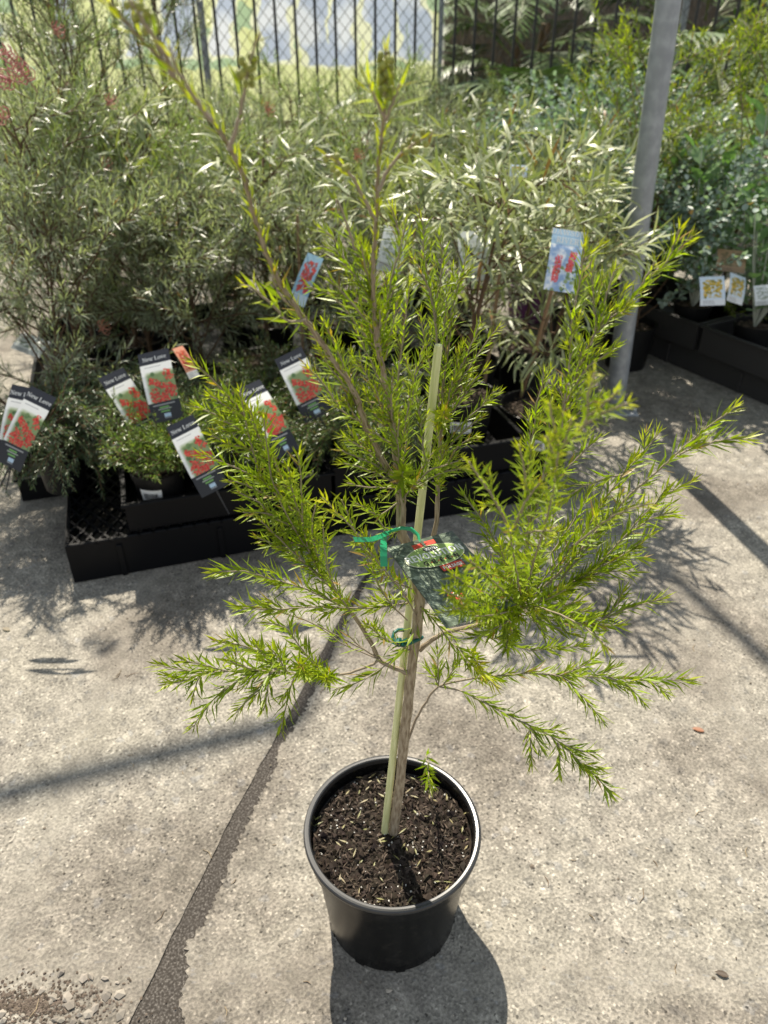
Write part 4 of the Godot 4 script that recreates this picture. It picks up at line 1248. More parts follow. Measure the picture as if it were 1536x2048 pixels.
func card_tag(called: String, label: String, tf: Transform3D, w: float, h: float, m: Material, texts := [], spike := 0.0, group := "") -> Node3D:
	var o := thing(called, label, "label", Vector3.ZERO, 0.0, group)
	o.transform = tf
	var mb := MB.new()
	var ns := 6
	for side in [1, -1]:
		for i in ns:
			var y0 := h * .5 - h * i / ns
			var y1 := h * .5 - h * (i + 1) / ns
			var z0: float = sin(PI * i / ns) * h * .055 + .0004 * side
			var z1: float = sin(PI * (i + 1) / ns) * h * .055 + .0004 * side
			var q := [Vector3(-w * .5, y0, z0), Vector3(w * .5, y0, z0), Vector3(w * .5, y1, z1), Vector3(-w * .5, y1, z1)]
			var uv := [Vector2(0, float(i) / ns), Vector2(1, float(i) / ns), Vector2(1, float(i + 1) / ns), Vector2(0, float(i + 1) / ns)]
			if side < 0:
				q.reverse()
				uv.reverse()
			mb.quad(q[0], q[1], q[2], q[3], Color.WHITE, uv)
	part("card", mb, m, o)
	for t in texts:
		lettering("lettering", t[0], t[1], M.white_ink if t.size() < 4 else M[t[3]], o, Vector3(0, t[2], h * .055 * sin(PI * (.5 - t[2] / h)) + .0016), Basis(), .95, true)
	if spike > 0:
		var sp := MB.new()
		sp.tube([Vector3(0, h * .42, -.003), Vector3(.002, -h * .5, -.003), Vector3(.004, -h * .5 - spike, -.001)], [.0022, .0022, .0012], 6)
		part("spike", sp, M.fence_black, o)
	return o

func barcode(parent: Node3D, centre: Vector3, r: float, y: float, ang: float, w: float, h: float) -> void:
	# a sticker wrapped on a pot's side, in world axes about the pot's centre
	var inv := parent.transform.affine_inverse()
	var mb := MB.new()
	var bars := MB.new()
	var rng := RandomNumberGenerator.new()
	rng.seed = int(ang * 100.0) + 7
	var seg := 6
	for i in seg:
		var a0 := ang - w / r * .5 + w / r * i / seg
		var a1 := ang - w / r * .5 + w / r * (i + 1) / seg
		var d0 := Vector3(sin(a0), 0, cos(a0))
		var d1 := Vector3(sin(a1), 0, cos(a1))
		var rt := r + .0012
		var rl := r + .0012 - h * .1
		mb.quad(centre + d0 * rt + Vector3(0, y + h, 0), centre + d1 * rt + Vector3(0, y + h, 0), centre + d1 * rl + Vector3(0, y, 0), centre + d0 * rl + Vector3(0, y, 0))
		if i > 0 and i < 5:
			for k in 3:
				var f0 := lerpf(a0, a1, k / 3.0)
				var f1 := f0 + (a1 - a0) * rng.randf_range(.1, .22)
				var e0 := Vector3(sin(f0), 0, cos(f0))
				var e1 := Vector3(sin(f1), 0, cos(f1))
				bars.quad(centre + e0 * (rt + .0006) + Vector3(0, y + h * .75, 0), centre + e1 * (rt + .0006) + Vector3(0, y + h * .75, 0), centre + e1 * (rl + .0036) + Vector3(0, y + h * .3, 0), centre + e0 * (rl + .0036) + Vector3(0, y + h * .3, 0))
	var s := part("price_sticker", mb, M.white_card, parent)
	s.transform = inv
	part("bars", bars, M.black_ink, s)

# a shrub whose big rounded leaves are pieces of their own
func round_shrub(at: Vector3, height: float, spread: float, n: int, seedv: int, label: String) -> void:
	var o := thing("saltbush_shrub", label, "potted plant", at, 0.0, "round-leaved shrubs in the right-hand trays")
	var rng := RandomNumberGenerator.new()
	rng.seed = seedv
	add_pot(o, .075, .13, M.pot_dull, rng)
	if not protos.has("leafshapes"):
		var sh := []
		for k in 4:
			var mb := MB.new()
			var v := [.85, 1.0, 1.12, 1.25][k] as float
			mb.oval(Vector3.ZERO, Vector3.FORWARD, Vector3.UP, .074, .044, Color(.21 * v, .33 * v, .15 * v))
			sh.append(mb.mesh())
		protos["leafshapes"] = sh
	var k := 0
	var stems := 9
	for s in stems:
		var az := s * 2.4 + rng.randf()
		var lean := spread * .5 * rng.randf_range(.25, 1.0)
		var top := height * rng.randf_range(.65, 1.0)
		var p := smooth_path([Vector3(0, .115, 0), Vector3(cos(az) * lean * .5, .115 + (top - .115) * .45, sin(az) * lean * .5), Vector3(cos(az) * lean, top, sin(az) * lean)], 6)
		var mb := MB.new()
		var rr := []
		for q in p.size():
			rr.append(lerpf(.004, .0014, float(q) / (p.size() - 1)))
		mb.tube(p, rr, 6)
		part("stem", mb, M.pale_stem, o)
		for q in int(n / stems):
			var t := lerpf(.18, 1.0, float(q) / (n / stems - 1))
			var i := clampi(int(t * (p.size() - 1)), 0, p.size() - 2)
			var ax: Vector3 = (p[i + 1] - p[i]).normalized()
			var a := q * 2.4 + s
			var sd := Vector3(cos(a), rng.randf_range(-.1, .5), sin(a))
			var d := (sd + ax * lerpf(.2, .9, t)).normalized()
			var lf := part("leaf", protos["leafshapes"][rng.randi() % 4], M.leaf_round, o)
			var up := (Vector3.UP + sd * -.2 + Vector3(rng.randf_range(-.3, .3), 0, rng.randf_range(-.3, .3))).normalized()
			var x := d.cross(up).normalized()
			var sc := rng.randf_range(.65, 1.25)
			lf.transform = Transform3D(Basis(x * sc, x.cross(d).normalized() * sc, -d * sc), p[i].lerp(p[i + 1], .5) + sd * rng.randf_range(.0, .03))
			k += 1

func cane(at: Vector3, to: Vector3, label: String) -> void:
	var o := thing("bamboo_cane", label, "stake", at, 0.0, "bamboo canes among the silver shrubs")
	var d := to - at
	var mb := MB.new()
	var pts := []
	var rad := []
	for i in 9:
		var t := i / 8.0
		pts.append(d * t + Vector3(sin(t * 5.0) * .002, 0, 0))
		rad.append(.0055 * lerpf(1.0, .75, t) * (1.12 if i % 2 == 1 else 1.0))
	mb.tube(pts, rad, 10)
	part("shaft", mb, M.stake_cane, o)
	for i in [2, 4, 6]:
		var kn := MB.new()
		kn.tube([pts[i] - d.normalized() * .002, pts[i] + d.normalized() * .002], [.0062, .0062], 10)
		part("knot", kn, M.stem_brown, o)

func flower_spray(o: Node3D, at: Vector3, to: Vector3, n: int, seedv: int, col: Color) -> void:
	# a grevillea flower: curling styles along a nodding stalk; points are in world axes
	var inv := o.transform.affine_inverse()
	var rng := RandomNumberGenerator.new()
	rng.seed = seedv
	var mb := MB.new()
	mb.tube([at, at.lerp(to, .5) + Vector3(0, .008, 0), to], [.002, .0016, .001], 5, Color(.30, .22, .12))
	var ax := (to - at).normalized()
	for k in n:
		var t := .25 + .75 * k / n
		var p := at.lerp(to, t)
		var a := k * 2.4
		var s := ax.cross(Vector3(.1, .2, .95)).normalized()
		var out := s * cos(a) + ax.cross(s) * sin(a)
		var l := lerpf(.034, .016, t)
		var c2 := col.lerp(Color(.55, .30, .24), rng.randf() * .6)
		mb.tube([p, p + out * l * .5 - ax * l * .1, p + out * l * .85 + ax * l * .25, p + out * l * .75 + ax * l * .65], [.0016, .0013, .0011, .0015], 4, c2)
	var f := part("flower", mb, M.petal, o)
	f.transform = inv

# ---------------------------------------------------------------- fence, banner, palms
func build_fence() -> void:
	var z := -6.5
	var kerb := MB.new()
	kerb.cbox(Vector3(.3, .16, z - .05), Vector3(14, .36, .22), .012)
	single("low_wall", kerb, mat("kerb_wall", Color(.72, .71, .69), .85), "low pale concrete plinth under the black fence", "wall")
	var o := thing("picket_fence", "black steel picket fence with upright bars along the back", "fence", Vector3(0, 0, z))
	for y in [.50, 1.95]:
		var r := MB.new()
		r.cbox(Vector3(.3, y, 0), Vector3(14, .04, .04), .003)
		part("rail", r, M.fence_black, o)
	var pk := MB.new()
	pk.cbox(Vector3(0, 1.25, 0), Vector3(.019, 1.75, .019), .003)
	var pm := pk.mesh()
	var x := -5.6
	while x < 5.6:
		var n := part("picket", pm, M.fence_black, o)
		n.position = Vector3(x, 0, .034)
		x += .142
	var c := thing("chain_link_fence", "dark chain-link mesh on thin grey posts behind the black bars", "fence", Vector3(0, 0, z - .16))
	var w := MB.new()
	var pitch := .085
	for s in [1.0, -1.0]:
		var x0 := -7.0
		while x0 < 6.0:
			# run up at 50 degrees between heights .4 and 2.1, clipped at the ends
			var a := Vector3(x0, .4, .0015 * s)
			var b := Vector3(x0 + s * 1.43, 2.1, .0015 * s)
			if a.x > -5.8 and b.x > -5.8 and a.x < 5.8 and b.x < 5.8:
				w.tube([a, b], [.0021, .0021], 4, Color.WHITE, false)
			x0 += pitch
	part("wire_mesh", w, M.wire, c, true)
	for px in [-1.34, -4.2, 2.2, 5.0]:
		var p := MB.new()
		p.tube([Vector3(px, .33, -.04), Vector3(px, 2.2, -.04)], [.026, .026], 14)
		part("post", p, M.galvanised, c)
	# printed cloth hung on the far side; the sun comes through it
	var bm := mat("banner_cloth", Color.WHITE, .8, .3)
	bm.cull_mode = BaseMaterial3D.CULL_DISABLED
	bm.backlight_enabled = true
	bm.backlight = Color(1, 1, 1)
	bm.albedo_texture = banner_print()
	var cl := MB.new()
	var x0 := -5.6
	var x1 := .44
	var nx := 60
	for i in nx:
		for j in 6:
			var q := []
			var uv := []
			for e in [[0, 1], [1, 1], [1, 0], [0, 0]]:
				var u := float(i + e[0]) / nx
				var v := float(j + e[1]) / 6.0
				q.append(Vector3(lerpf(x0, x1, u), lerpf(.32, 2.5, v), .03 * sin(u * 31.0) * (1.0 - v * .5) + .012 * sin(u * 90.0 + v * 3.0)))
				uv.append(Vector2(u, 1.0 - v))
			cl.quad(q[0], q[1], q[2], q[3], Color.WHITE, uv)
	var bn := thing("printed_banner", "pale yellow-green and lavender printed cloth hung behind the fence", "banner", Vector3(0, 0, z - .55))
	part("cloth", cl, bm, bn)
	for px in [x0, x1]:
		var p := MB.new()
		p.tube([Vector3(px, 0, 0), Vector3(px, 2.6, 0)], [.02, .02], 10)
		part("post", p, M.galvanised, bn)

func banner_print() -> ImageTexture:
	var w := 896
	var h := 314
	var im := Image.create(w, h, false, Image.FORMAT_RGB8)
	var d := noise_bytes(FastNoiseLite.TYPE_SIMPLEX, .012, 41, 1024, 3)
	# big lettering-like strokes in lavender blue with pale edges on yellow green
	var strokes := [[-.1, .008, .05], [.02, .0, .04], [.12, .008, .03], [.20, -.006, .035], [.30, .006, .035], [.40, -.006, .03], [.51, .004, .012], [.605, .003, .012], [.665, -.008, .022], [.722, .004, .012], [.782, -.009, .021], [.832, .004, .015], [.872, .007, .019], [.915, -.006, .017], [.962, .005, .02]]
	for y in h:
		for x in w:
			var u := float(x) / w
			var v := float(y) / h
			var wob := (d[y * 1024 + x] / 255.0 - .5)
			var best := 9.0
			for s in strokes:
				best = minf(best, absf(u + wob * .025 - s[0] - s[1] * sin(v * 9.0 + s[0] * 40.0)) / s[2])
			best = maxf(best, (v + wob * .06 - .735) * 30.0 + 1.0)
			var col := Color(.85, .88, .66)
			if best < 1.0:
				col = Color(.70, .75, .83).lerp(Color(.86, .89, .92), clampf(wob * 3.0 + .3, 0, 1))
			elif best < 1.35:
				col = Color(.90, .92, .80)
			elif best < 2.2 and wob > .06:
				col = Color(.66, .76, .62)
			im.set_pixel(x, y, col)
	return ImageTexture.create_from_image(im)

func build_palms() -> void:
	# one frond mesh: arching midrib with paired drooping leaflets
	var fronds := []
	for variant in 3:
		var rng := RandomNumberGenerator.new()
		rng.seed = 60 + variant
		var mb := MB.new()
		var pts := []
		var rad := []
		for i in 12:
			var t := i / 11.0
			pts.append(Vector3(0, .95 * t - .75 * t * t * (1.0 + .25 * variant), -1.45 * t + .2 * t * t))
			rad.append(lerpf(.011, .002, t))
		mb.tube(pts, rad, 5, Color(.16, .19, .05))
		for k in 84:
			var t := .12 + .88 * k / 84.0
			var f := t * 10.99
			var p: Vector3 = pts[int(f)].lerp(pts[mini(int(f) + 1, 11)], fmod(f, 1.0))
			var ax: Vector3 = (pts[mini(int(f) + 1, 11)] - pts[int(f)]).normalized()
			var sd := 1.0 if k % 2 == 0 else -1.0
			var dd := (Vector3(sd, .28, 0) + ax * .75 + Vector3(0, rng.randf_range(-.12, .1), 0)).normalized()
			var l := .40 * sin(PI * (t * .8 + .14)) * rng.randf_range(.85, 1.1)
			var v := rng.randf_range(.7, 1.3)
			mb.strap(p, dd, Vector3.UP, l, .026, Color(.07 * v, .125 * v, .03 * v), rng.randf_range(.1, .3))
		fronds.append(mb.mesh())
	var rows := [[.95, -5.85, .6, "palm nearest the banner's right edge, before the fence"], [1.55, -5.9, .75, "palm with low dark fronds directly above the silvery shrubs"], [2.45, -6.0, .8, "palm left of the steel post with arching dark fronds"], [3.4, -7.2, .9, "palm behind the steel post with fronds hanging low"], [4.3, -7.5, 1.1, "palm at the right edge with long bright fronds"], [1.4, -8.4, 1.5, "taller shaded palm standing deepest behind the fence"], [3.0, -8.5, 1.5, "shaded palm between the two tallest at the back right"], [.75, -7.9, .5, "small palm low beside the banner post"]]
	for q in rows.size():
		var r: Array = rows[q]
		var rng := RandomNumberGenerator.new()
		rng.seed = 900 + q
		var o := thing("palm_tree", "dark green " + r[3], "palm", Vector3(r[0], 0, r[1]), rng.randf() * TAU, "palms along the fence")
		for s in 3:
			var tr := MB.new()
			var a := s * 2.1
			tr.tube([Vector3(cos(a) * .08, 0, sin(a) * .08), Vector3(cos(a) * .12, r[2] * .5, sin(a) * .12), Vector3(cos(a) * .2, r[2] * .75, sin(a) * .2)], [.035, .03, .022], 8)
			part("trunk", tr, M.stem_brown, o)
		for k in 17:
			var f := part("frond", fronds[k % 3], M.leaf_palm, o)
			var az := k * 2.4
			var tilt := rng.randf_range(-.5, .35)
			var sc := rng.randf_range(.75, 1.1)
			f.transform = Transform3D(Basis(Vector3.UP, az) * Basis(Vector3.RIGHT, tilt) * Basis.from_scale(Vector3.ONE * sc), Vector3(sin(az) * -.12, r[2] * rng.randf_range(.45, .8), cos(az) * -.12))
	var pf := thing("paling_fence", "weathered timber paling fence in the shade behind the palms", "fence", Vector3(0, 0, -9.6))
	var wm := mat("paling", Color.WHITE, .9, .3)
	wm.albedo_texture = noise_tex(0.02, 61, [0.0, .5, 1.0], [Color(.36, .31, .26), Color(.46, .41, .36), Color(.56, .51, .46)], 256, 4)
	wm.uv1_triplanar = true
	wm.uv1_scale = Vector3(6, .6, 6)
	var pl := MB.new()
	pl.cbox(Vector3(0, 1.2, 0), Vector3(.112, 2.4, .02), .003)
	var plm := pl.mesh()
	for k in 64:
		var n := part("paling", plm, wm, pf)
		n.position = Vector3(.7 + k * .105, 0, .012 * (k % 2))
	for y in [.4, 2.0]:
		var r := MB.new()
		r.cbox(Vector3(4.1, y, -.05), Vector3(7.0, .09, .06), .003)
		part("rail", r, wm, pf)

# ---------------------------------------------------------------- ground
func flat(mb: MB, poly: Array, y: float, edge: float) -> void:
	# a thin slab with a bevelled outline; poly in plan, any turning
	var pv := PackedVector2Array(poly)
	if Geometry2D.is_polygon_clockwise(pv):
		pv.reverse()
	var inner := Geometry2D.offset_polygon(pv, -edge)
	var idx := Geometry2D.triangulate_polygon(pv)
	for k in range(0, idx.size(), 3):
		var a := Vector3(pv[idx[k]].x, y, pv[idx[k]].y)
		var b := Vector3(pv[idx[k + 1]].x, y, pv[idx[k + 1]].y)
		var c := Vector3(pv[idx[k + 2]].x, y, pv[idx[k + 2]].y)
		if (c - a).cross(b - a).y > 0:
			mb.tri(a, b, c)
		else:
			mb.tri(a, c, b)
	for k in pv.size():
		var p := pv[k]
		var q := pv[(k + 1) % pv.size()]
		mb.quad(Vector3(p.x, y, p.y), Vector3(q.x, y, q.y), Vector3(q.x, -.002, q.y), Vector3(p.x, -.002, p.y))

func ragged(pts: Array, amount: float, step: float, seedv: int) -> Array:
	var rng := RandomNumberGenerator.new()
	rng.seed = seedv
	var out := []
	for i in pts.size() - 1:
		var a: Vector2 = pts[i]
		var b: Vector2 = pts[i + 1]
		var n := maxi(1, int(a.distance_to(b) / step))
		var s := (b - a).orthogonal().normalized()
		for k in n:
			out.append(a.lerp(b, float(k) / n) + s * rng.randf_range(-amount, amount))
	out.append(pts[pts.size() - 1])
	return out

func blob(c: Vector2, rx: float, ry: float, n: int, seedv: int, rough := .25) -> Array:
	var rng := RandomNumberGenerator.new()
	rng.seed = seedv
	var out := []
	for k in n:
		var a := TAU * k / n
		var r := 1.0 + rng.randf_range(-rough, rough) + rough * 1.6 * sin(a * 3.0 + seedv) + rough * 1.1 * sin(a * 7.0 + seedv * 2.0)
		out.append(c + Vector2(cos(a) * rx, sin(a) * ry) * r)
	return out

func at_z(line: Array, z: float) -> float:
	for k in line.size() - 1:
		var a: Vector2 = line[k]
		var b: Vector2 = line[k + 1]
		if (z <= a.y and z >= b.y) or k == line.size() - 2:
			return lerpf(a.x, b.x, (z - a.y) / (b.y - a.y))
	return 0.0

func smooth_normals(m: MB) -> void:
	for k in m.v.size():
		m.n[k] = Vector3.ZERO
	for k in range(0, m.ix.size(), 3):
		var a := m.v[m.ix[k]]
		var nn := (m.v[m.ix[k + 2]] - a).cross(m.v[m.ix[k + 1]] - a)
		if nn.y < 0:
			nn = -nn
			var t := m.ix[k + 1]
			m.ix[k + 1] = m.ix[k + 2]
			m.ix[k + 2] = t
		for q in 3:
			m.n[m.ix[k + q]] += nn
	for k in m.v.size():
		m.n[k] = m.n[k].normalized()

func build_ground() -> void:
	# two cast slabs with a filled joint sunk between them: straight on its left, crumbled on its right
	var left := ragged([Vector2(-1.6, 30), Vector2(-0.3949, -0.4096), Vector2(-0.3611, -0.5166), Vector2(-0.3284, -0.6418), Vector2(-0.3039, -0.7320), Vector2(-0.2732, -0.8444), Vector2(-0.2361, -0.9633), Vector2(-0.1985, -1.0743), Vector2(-0.1428, -1.2621), Vector2(-0.0830, -1.4536), Vector2(-0.0107, -1.6617), Vector2(12.0, -30)], .0012, .02, 4)
	var right := ragged([Vector2(-1.5, 30), Vector2(-0.3040, -0.4096), Vector2(-0.2846, -0.5166), Vector2(-0.2960, -0.5549), Vector2(-0.2932, -0.5898), Vector2(-0.3042, -0.6265), Vector2(-0.2849, -0.6574), Vector2(-0.2728, -0.6979), Vector2(-0.2586, -0.7677), Vector2(-0.2493, -0.8052), Vector2(-0.2363, -0.8648), Vector2(-0.2161, -0.9181), Vector2(-0.1999, -0.9633), Vector2(-0.2084, -0.9868), Vector2(-0.1930, -1.0233), Vector2(-0.1623, -1.1009), Vector2(-0.1182, -1.2621), Vector2(-0.0647, -1.4536), Vector2(0.0027, -1.6617), Vector2(12.03, -30)], .0048, .0045, 5)
	var gm := MB.new()
	for side in 2:
		var edge: Array = left if side == 0 else right
		var poly := PackedVector2Array(edge)
		poly.append(Vector2(-30 if side == 0 else 30, -30))
		poly.append(Vector2(-30 if side == 0 else 30, 30))
		var idx := Geometry2D.triangulate_polygon(poly)
		for k in range(0, idx.size(), 3):
			var a := poly[idx[k]]
			var b := poly[idx[k + 1]]
			var c := poly[idx[k + 2]]
			if (b - a).cross(c - a) > 0:
				var t := b
				b = c
				c = t
			gm.tri(Vector3(a.x, 0, a.y), Vector3(c.x, 0, c.y), Vector3(b.x, 0, b.y))
		for k in edge.size() - 1:
			var p: Vector2 = edge[k]
			var q: Vector2 = edge[k + 1]
			if p.y > 1.0 or p.y < -4.0:
				continue
			gm.quad(Vector3(p.x, 0, p.y), Vector3(q.x, 0, q.y), Vector3(q.x, -.012, q.y), Vector3(p.x, -.012, p.y))
	var uv := PackedVector2Array()
	var u2 := PackedVector2Array()
	for q in gm.v.size():
		var p := gm.v[q]
		if gm.n[q].y < -.5:
			gm.n[q] = -gm.n[q]
		uv.append(Vector2(p.x, p.z) / 1.3)
		u2.append(Vector2(p.x * .94 + p.z * .34, p.z * .94 - p.x * .34) / 3.7)
	var arr := []
	arr.resize(Mesh.ARRAY_MAX)
	arr[Mesh.ARRAY_VERTEX] = gm.v
	arr[Mesh.ARRAY_NORMAL] = gm.n
	arr[Mesh.ARRAY_TEX_UV] = uv
	arr[Mesh.ARRAY_TEX_UV2] = u2
	arr[Mesh.ARRAY_INDEX] = gm.ix
	var am := ArrayMesh.new()
	am.add_surface_from_arrays(Mesh.PRIMITIVE_TRIANGLES, arr)
	structure("ground", am, M.concrete)
	# the filler, lumpy, a few millimetres below the slabs
	var fz := FastNoiseLite.new()
	fz.seed = 4
	fz.frequency = 30.0
	fz.fractal_octaves = 4
	var jm := MB.new()
	var cl := [Vector2(-0.3949, -0.4096), Vector2(-0.3611, -0.5166), Vector2(-0.3284, -0.6418), Vector2(-0.3039, -0.7320), Vector2(-0.2732, -0.8444), Vector2(-0.2361, -0.9633), Vector2(-0.1985, -1.0743), Vector2(-0.1428, -1.2621), Vector2(-0.0830, -1.4536), Vector2(-0.0107, -1.6617)]
	var cr := [Vector2(-0.3040, -0.4096), Vector2(-0.2846, -0.5166), Vector2(-0.2960, -0.5549), Vector2(-0.2932, -0.5898), Vector2(-0.3042, -0.6265), Vector2(-0.2849, -0.6574), Vector2(-0.2728, -0.6979), Vector2(-0.2586, -0.7677), Vector2(-0.2493, -0.8052), Vector2(-0.2363, -0.8648), Vector2(-0.2161, -0.9181), Vector2(-0.1999, -0.9633), Vector2(-0.2084, -0.9868), Vector2(-0.1930, -1.0233), Vector2(-0.1623, -1.1009), Vector2(-0.1182, -1.2621), Vector2(-0.0647, -1.4536), Vector2(0.0027, -1.6617)]
	var rows := 420
	var cols := 14
	for i in rows + 1:
		var zz := lerpf(-.40, -3.4, pow(float(i) / rows, 1.3))
		var xl := at_z(cl, zz) - .02
		var xr := at_z(cr, zz) + .02
		for k in cols + 1:
			var x := lerpf(xl, xr, float(k) / cols)
			jm.vert(Vector3(x, -.0022 + fz.get_noise_2d(x, zz) * .0016 + fz.get_noise_2d(x * 5.0, zz * 5.0) * .0007, zz), Vector3.UP)
	for i in rows:
		for k in cols:
			var a := i * (cols + 1) + k
			jm.ix.append_array([a, a + cols + 1, a + 1, a + 1, a + cols + 1, a + cols + 2])
	smooth_normals(jm)
	structure("joint_filler", jm, M.sealant)
	# broken corner of the slab at the lower left: soil in the hollow, flakes of concrete over it
	var rng := RandomNumberGenerator.new()
	rng.seed = 33
	var cx := Vector2(-0.4893, -0.5415)
	var dm := MB.new()
	for k in 1500:
		var a := rng.randf() * TAU
		var r := absf(rng.randfn(0.0, .55))
		var c := cx + Vector2(cos(a) * .14, sin(a) * .040) * r + Vector2(-.02, .0)
		var big := rng.randf_range(.0008, .0026)
		var v := rng.randf_range(.4, 1.3)
		dm.lump(Vector3(c.x, big * .3, c.y), Vector3(big * 1.3, big * .6, big), Basis(Vector3.UP, rng.randf() * TAU), rng, Color(.13 * v, .105 * v, .085 * v))
	var so := structure("broken_slab_edge", dm, M.soil)
	for k in 46:
		var c := cx + Vector2(rng.randfn(0.0, .075), rng.randfn(0.0, .024))
		var f := MB.new()
		var r := rng.randf_range(.003, .010)
		var v := rng.randf_range(.6, 1.1)
		f.lump(Vector3(c.x, r * .25, c.y), Vector3(r, r * .5, r * rng.randf_range(.5, .9)), Basis(Vector3.UP, rng.randf() * TAU), rng, Color(.32 * v, .29 * v, .25 * v))
		part("concrete_chip", f, M.soil, so)
	# grit, leaf bits and twigs lying about
	var gr := MB.new()
	for k in 1100:
		var p := Vector3(rng.randf_range(-1.1, 1.6), .001, rng.randf_range(-2.6, -.42))
		var s := rng.randf_range(.0008, .0028) * (2.0 if rng.randf() < .05 else 1.0)
		var v := rng.randf()
		var col := Color(.10, .08, .06).lerp(Color(.45, .40, .33), v)
		gr.lump(p, Vector3(s, s * .6, s * rng.randf_range(.6, 1.4)), Basis(Vector3.UP, rng.randf() * TAU), rng, col)
	for k in 150:
		var p := Vector3(rng.randf_range(-1.1, 1.6), .0015, rng.randf_range(-2.6, -.42))
		var a := rng.randf() * TAU
		var l := rng.randf_range(.006, .03)
		var d := Vector3(cos(a), 0, sin(a)) * l
		gr.tube([p, p + d * .5 + Vector3(d.z, 0, -d.x) * .15, p + d], [.0006, .0008, .0004], 4, Color(.16, .11, .07).lerp(Color(.35, .28, .18), rng.randf()), false)
	var gn := structure("ground_litter", gr, M.chips)
	gn.set_meta("kind", "stuff")
	gn.set_meta("label", "grit and dry leaf crumbs scattered on the concrete")
	gn.set_meta("category", "litter")
	for q in [[0.6270, -1.0510, .012, Color(.36, .16, .09), "reddish brown fallen leaf on the concrete at the right"], [0.5028, -0.5862, .010, Color(.09, .06, .04), "small dark curled leaf on the concrete at lower right"], [-0.8754, -1.3484, .011, Color(.32, .27, .20), "pale dry leaf on the concrete left of the bench"]]:
		var lf := MB.new()
		lf.oval(Vector3(-q[2], .003, 0), Vector3(1, .1, .35).normalized(), Vector3.UP, q[2] * 2.0, q[2] * .95, q[3])
		var lo := single("fallen_leaf", lf, M.leaf_round, q[4], "leaf", "fallen leaves on the concrete")
		lo.position = Vector3(q[0], 0, q[1])

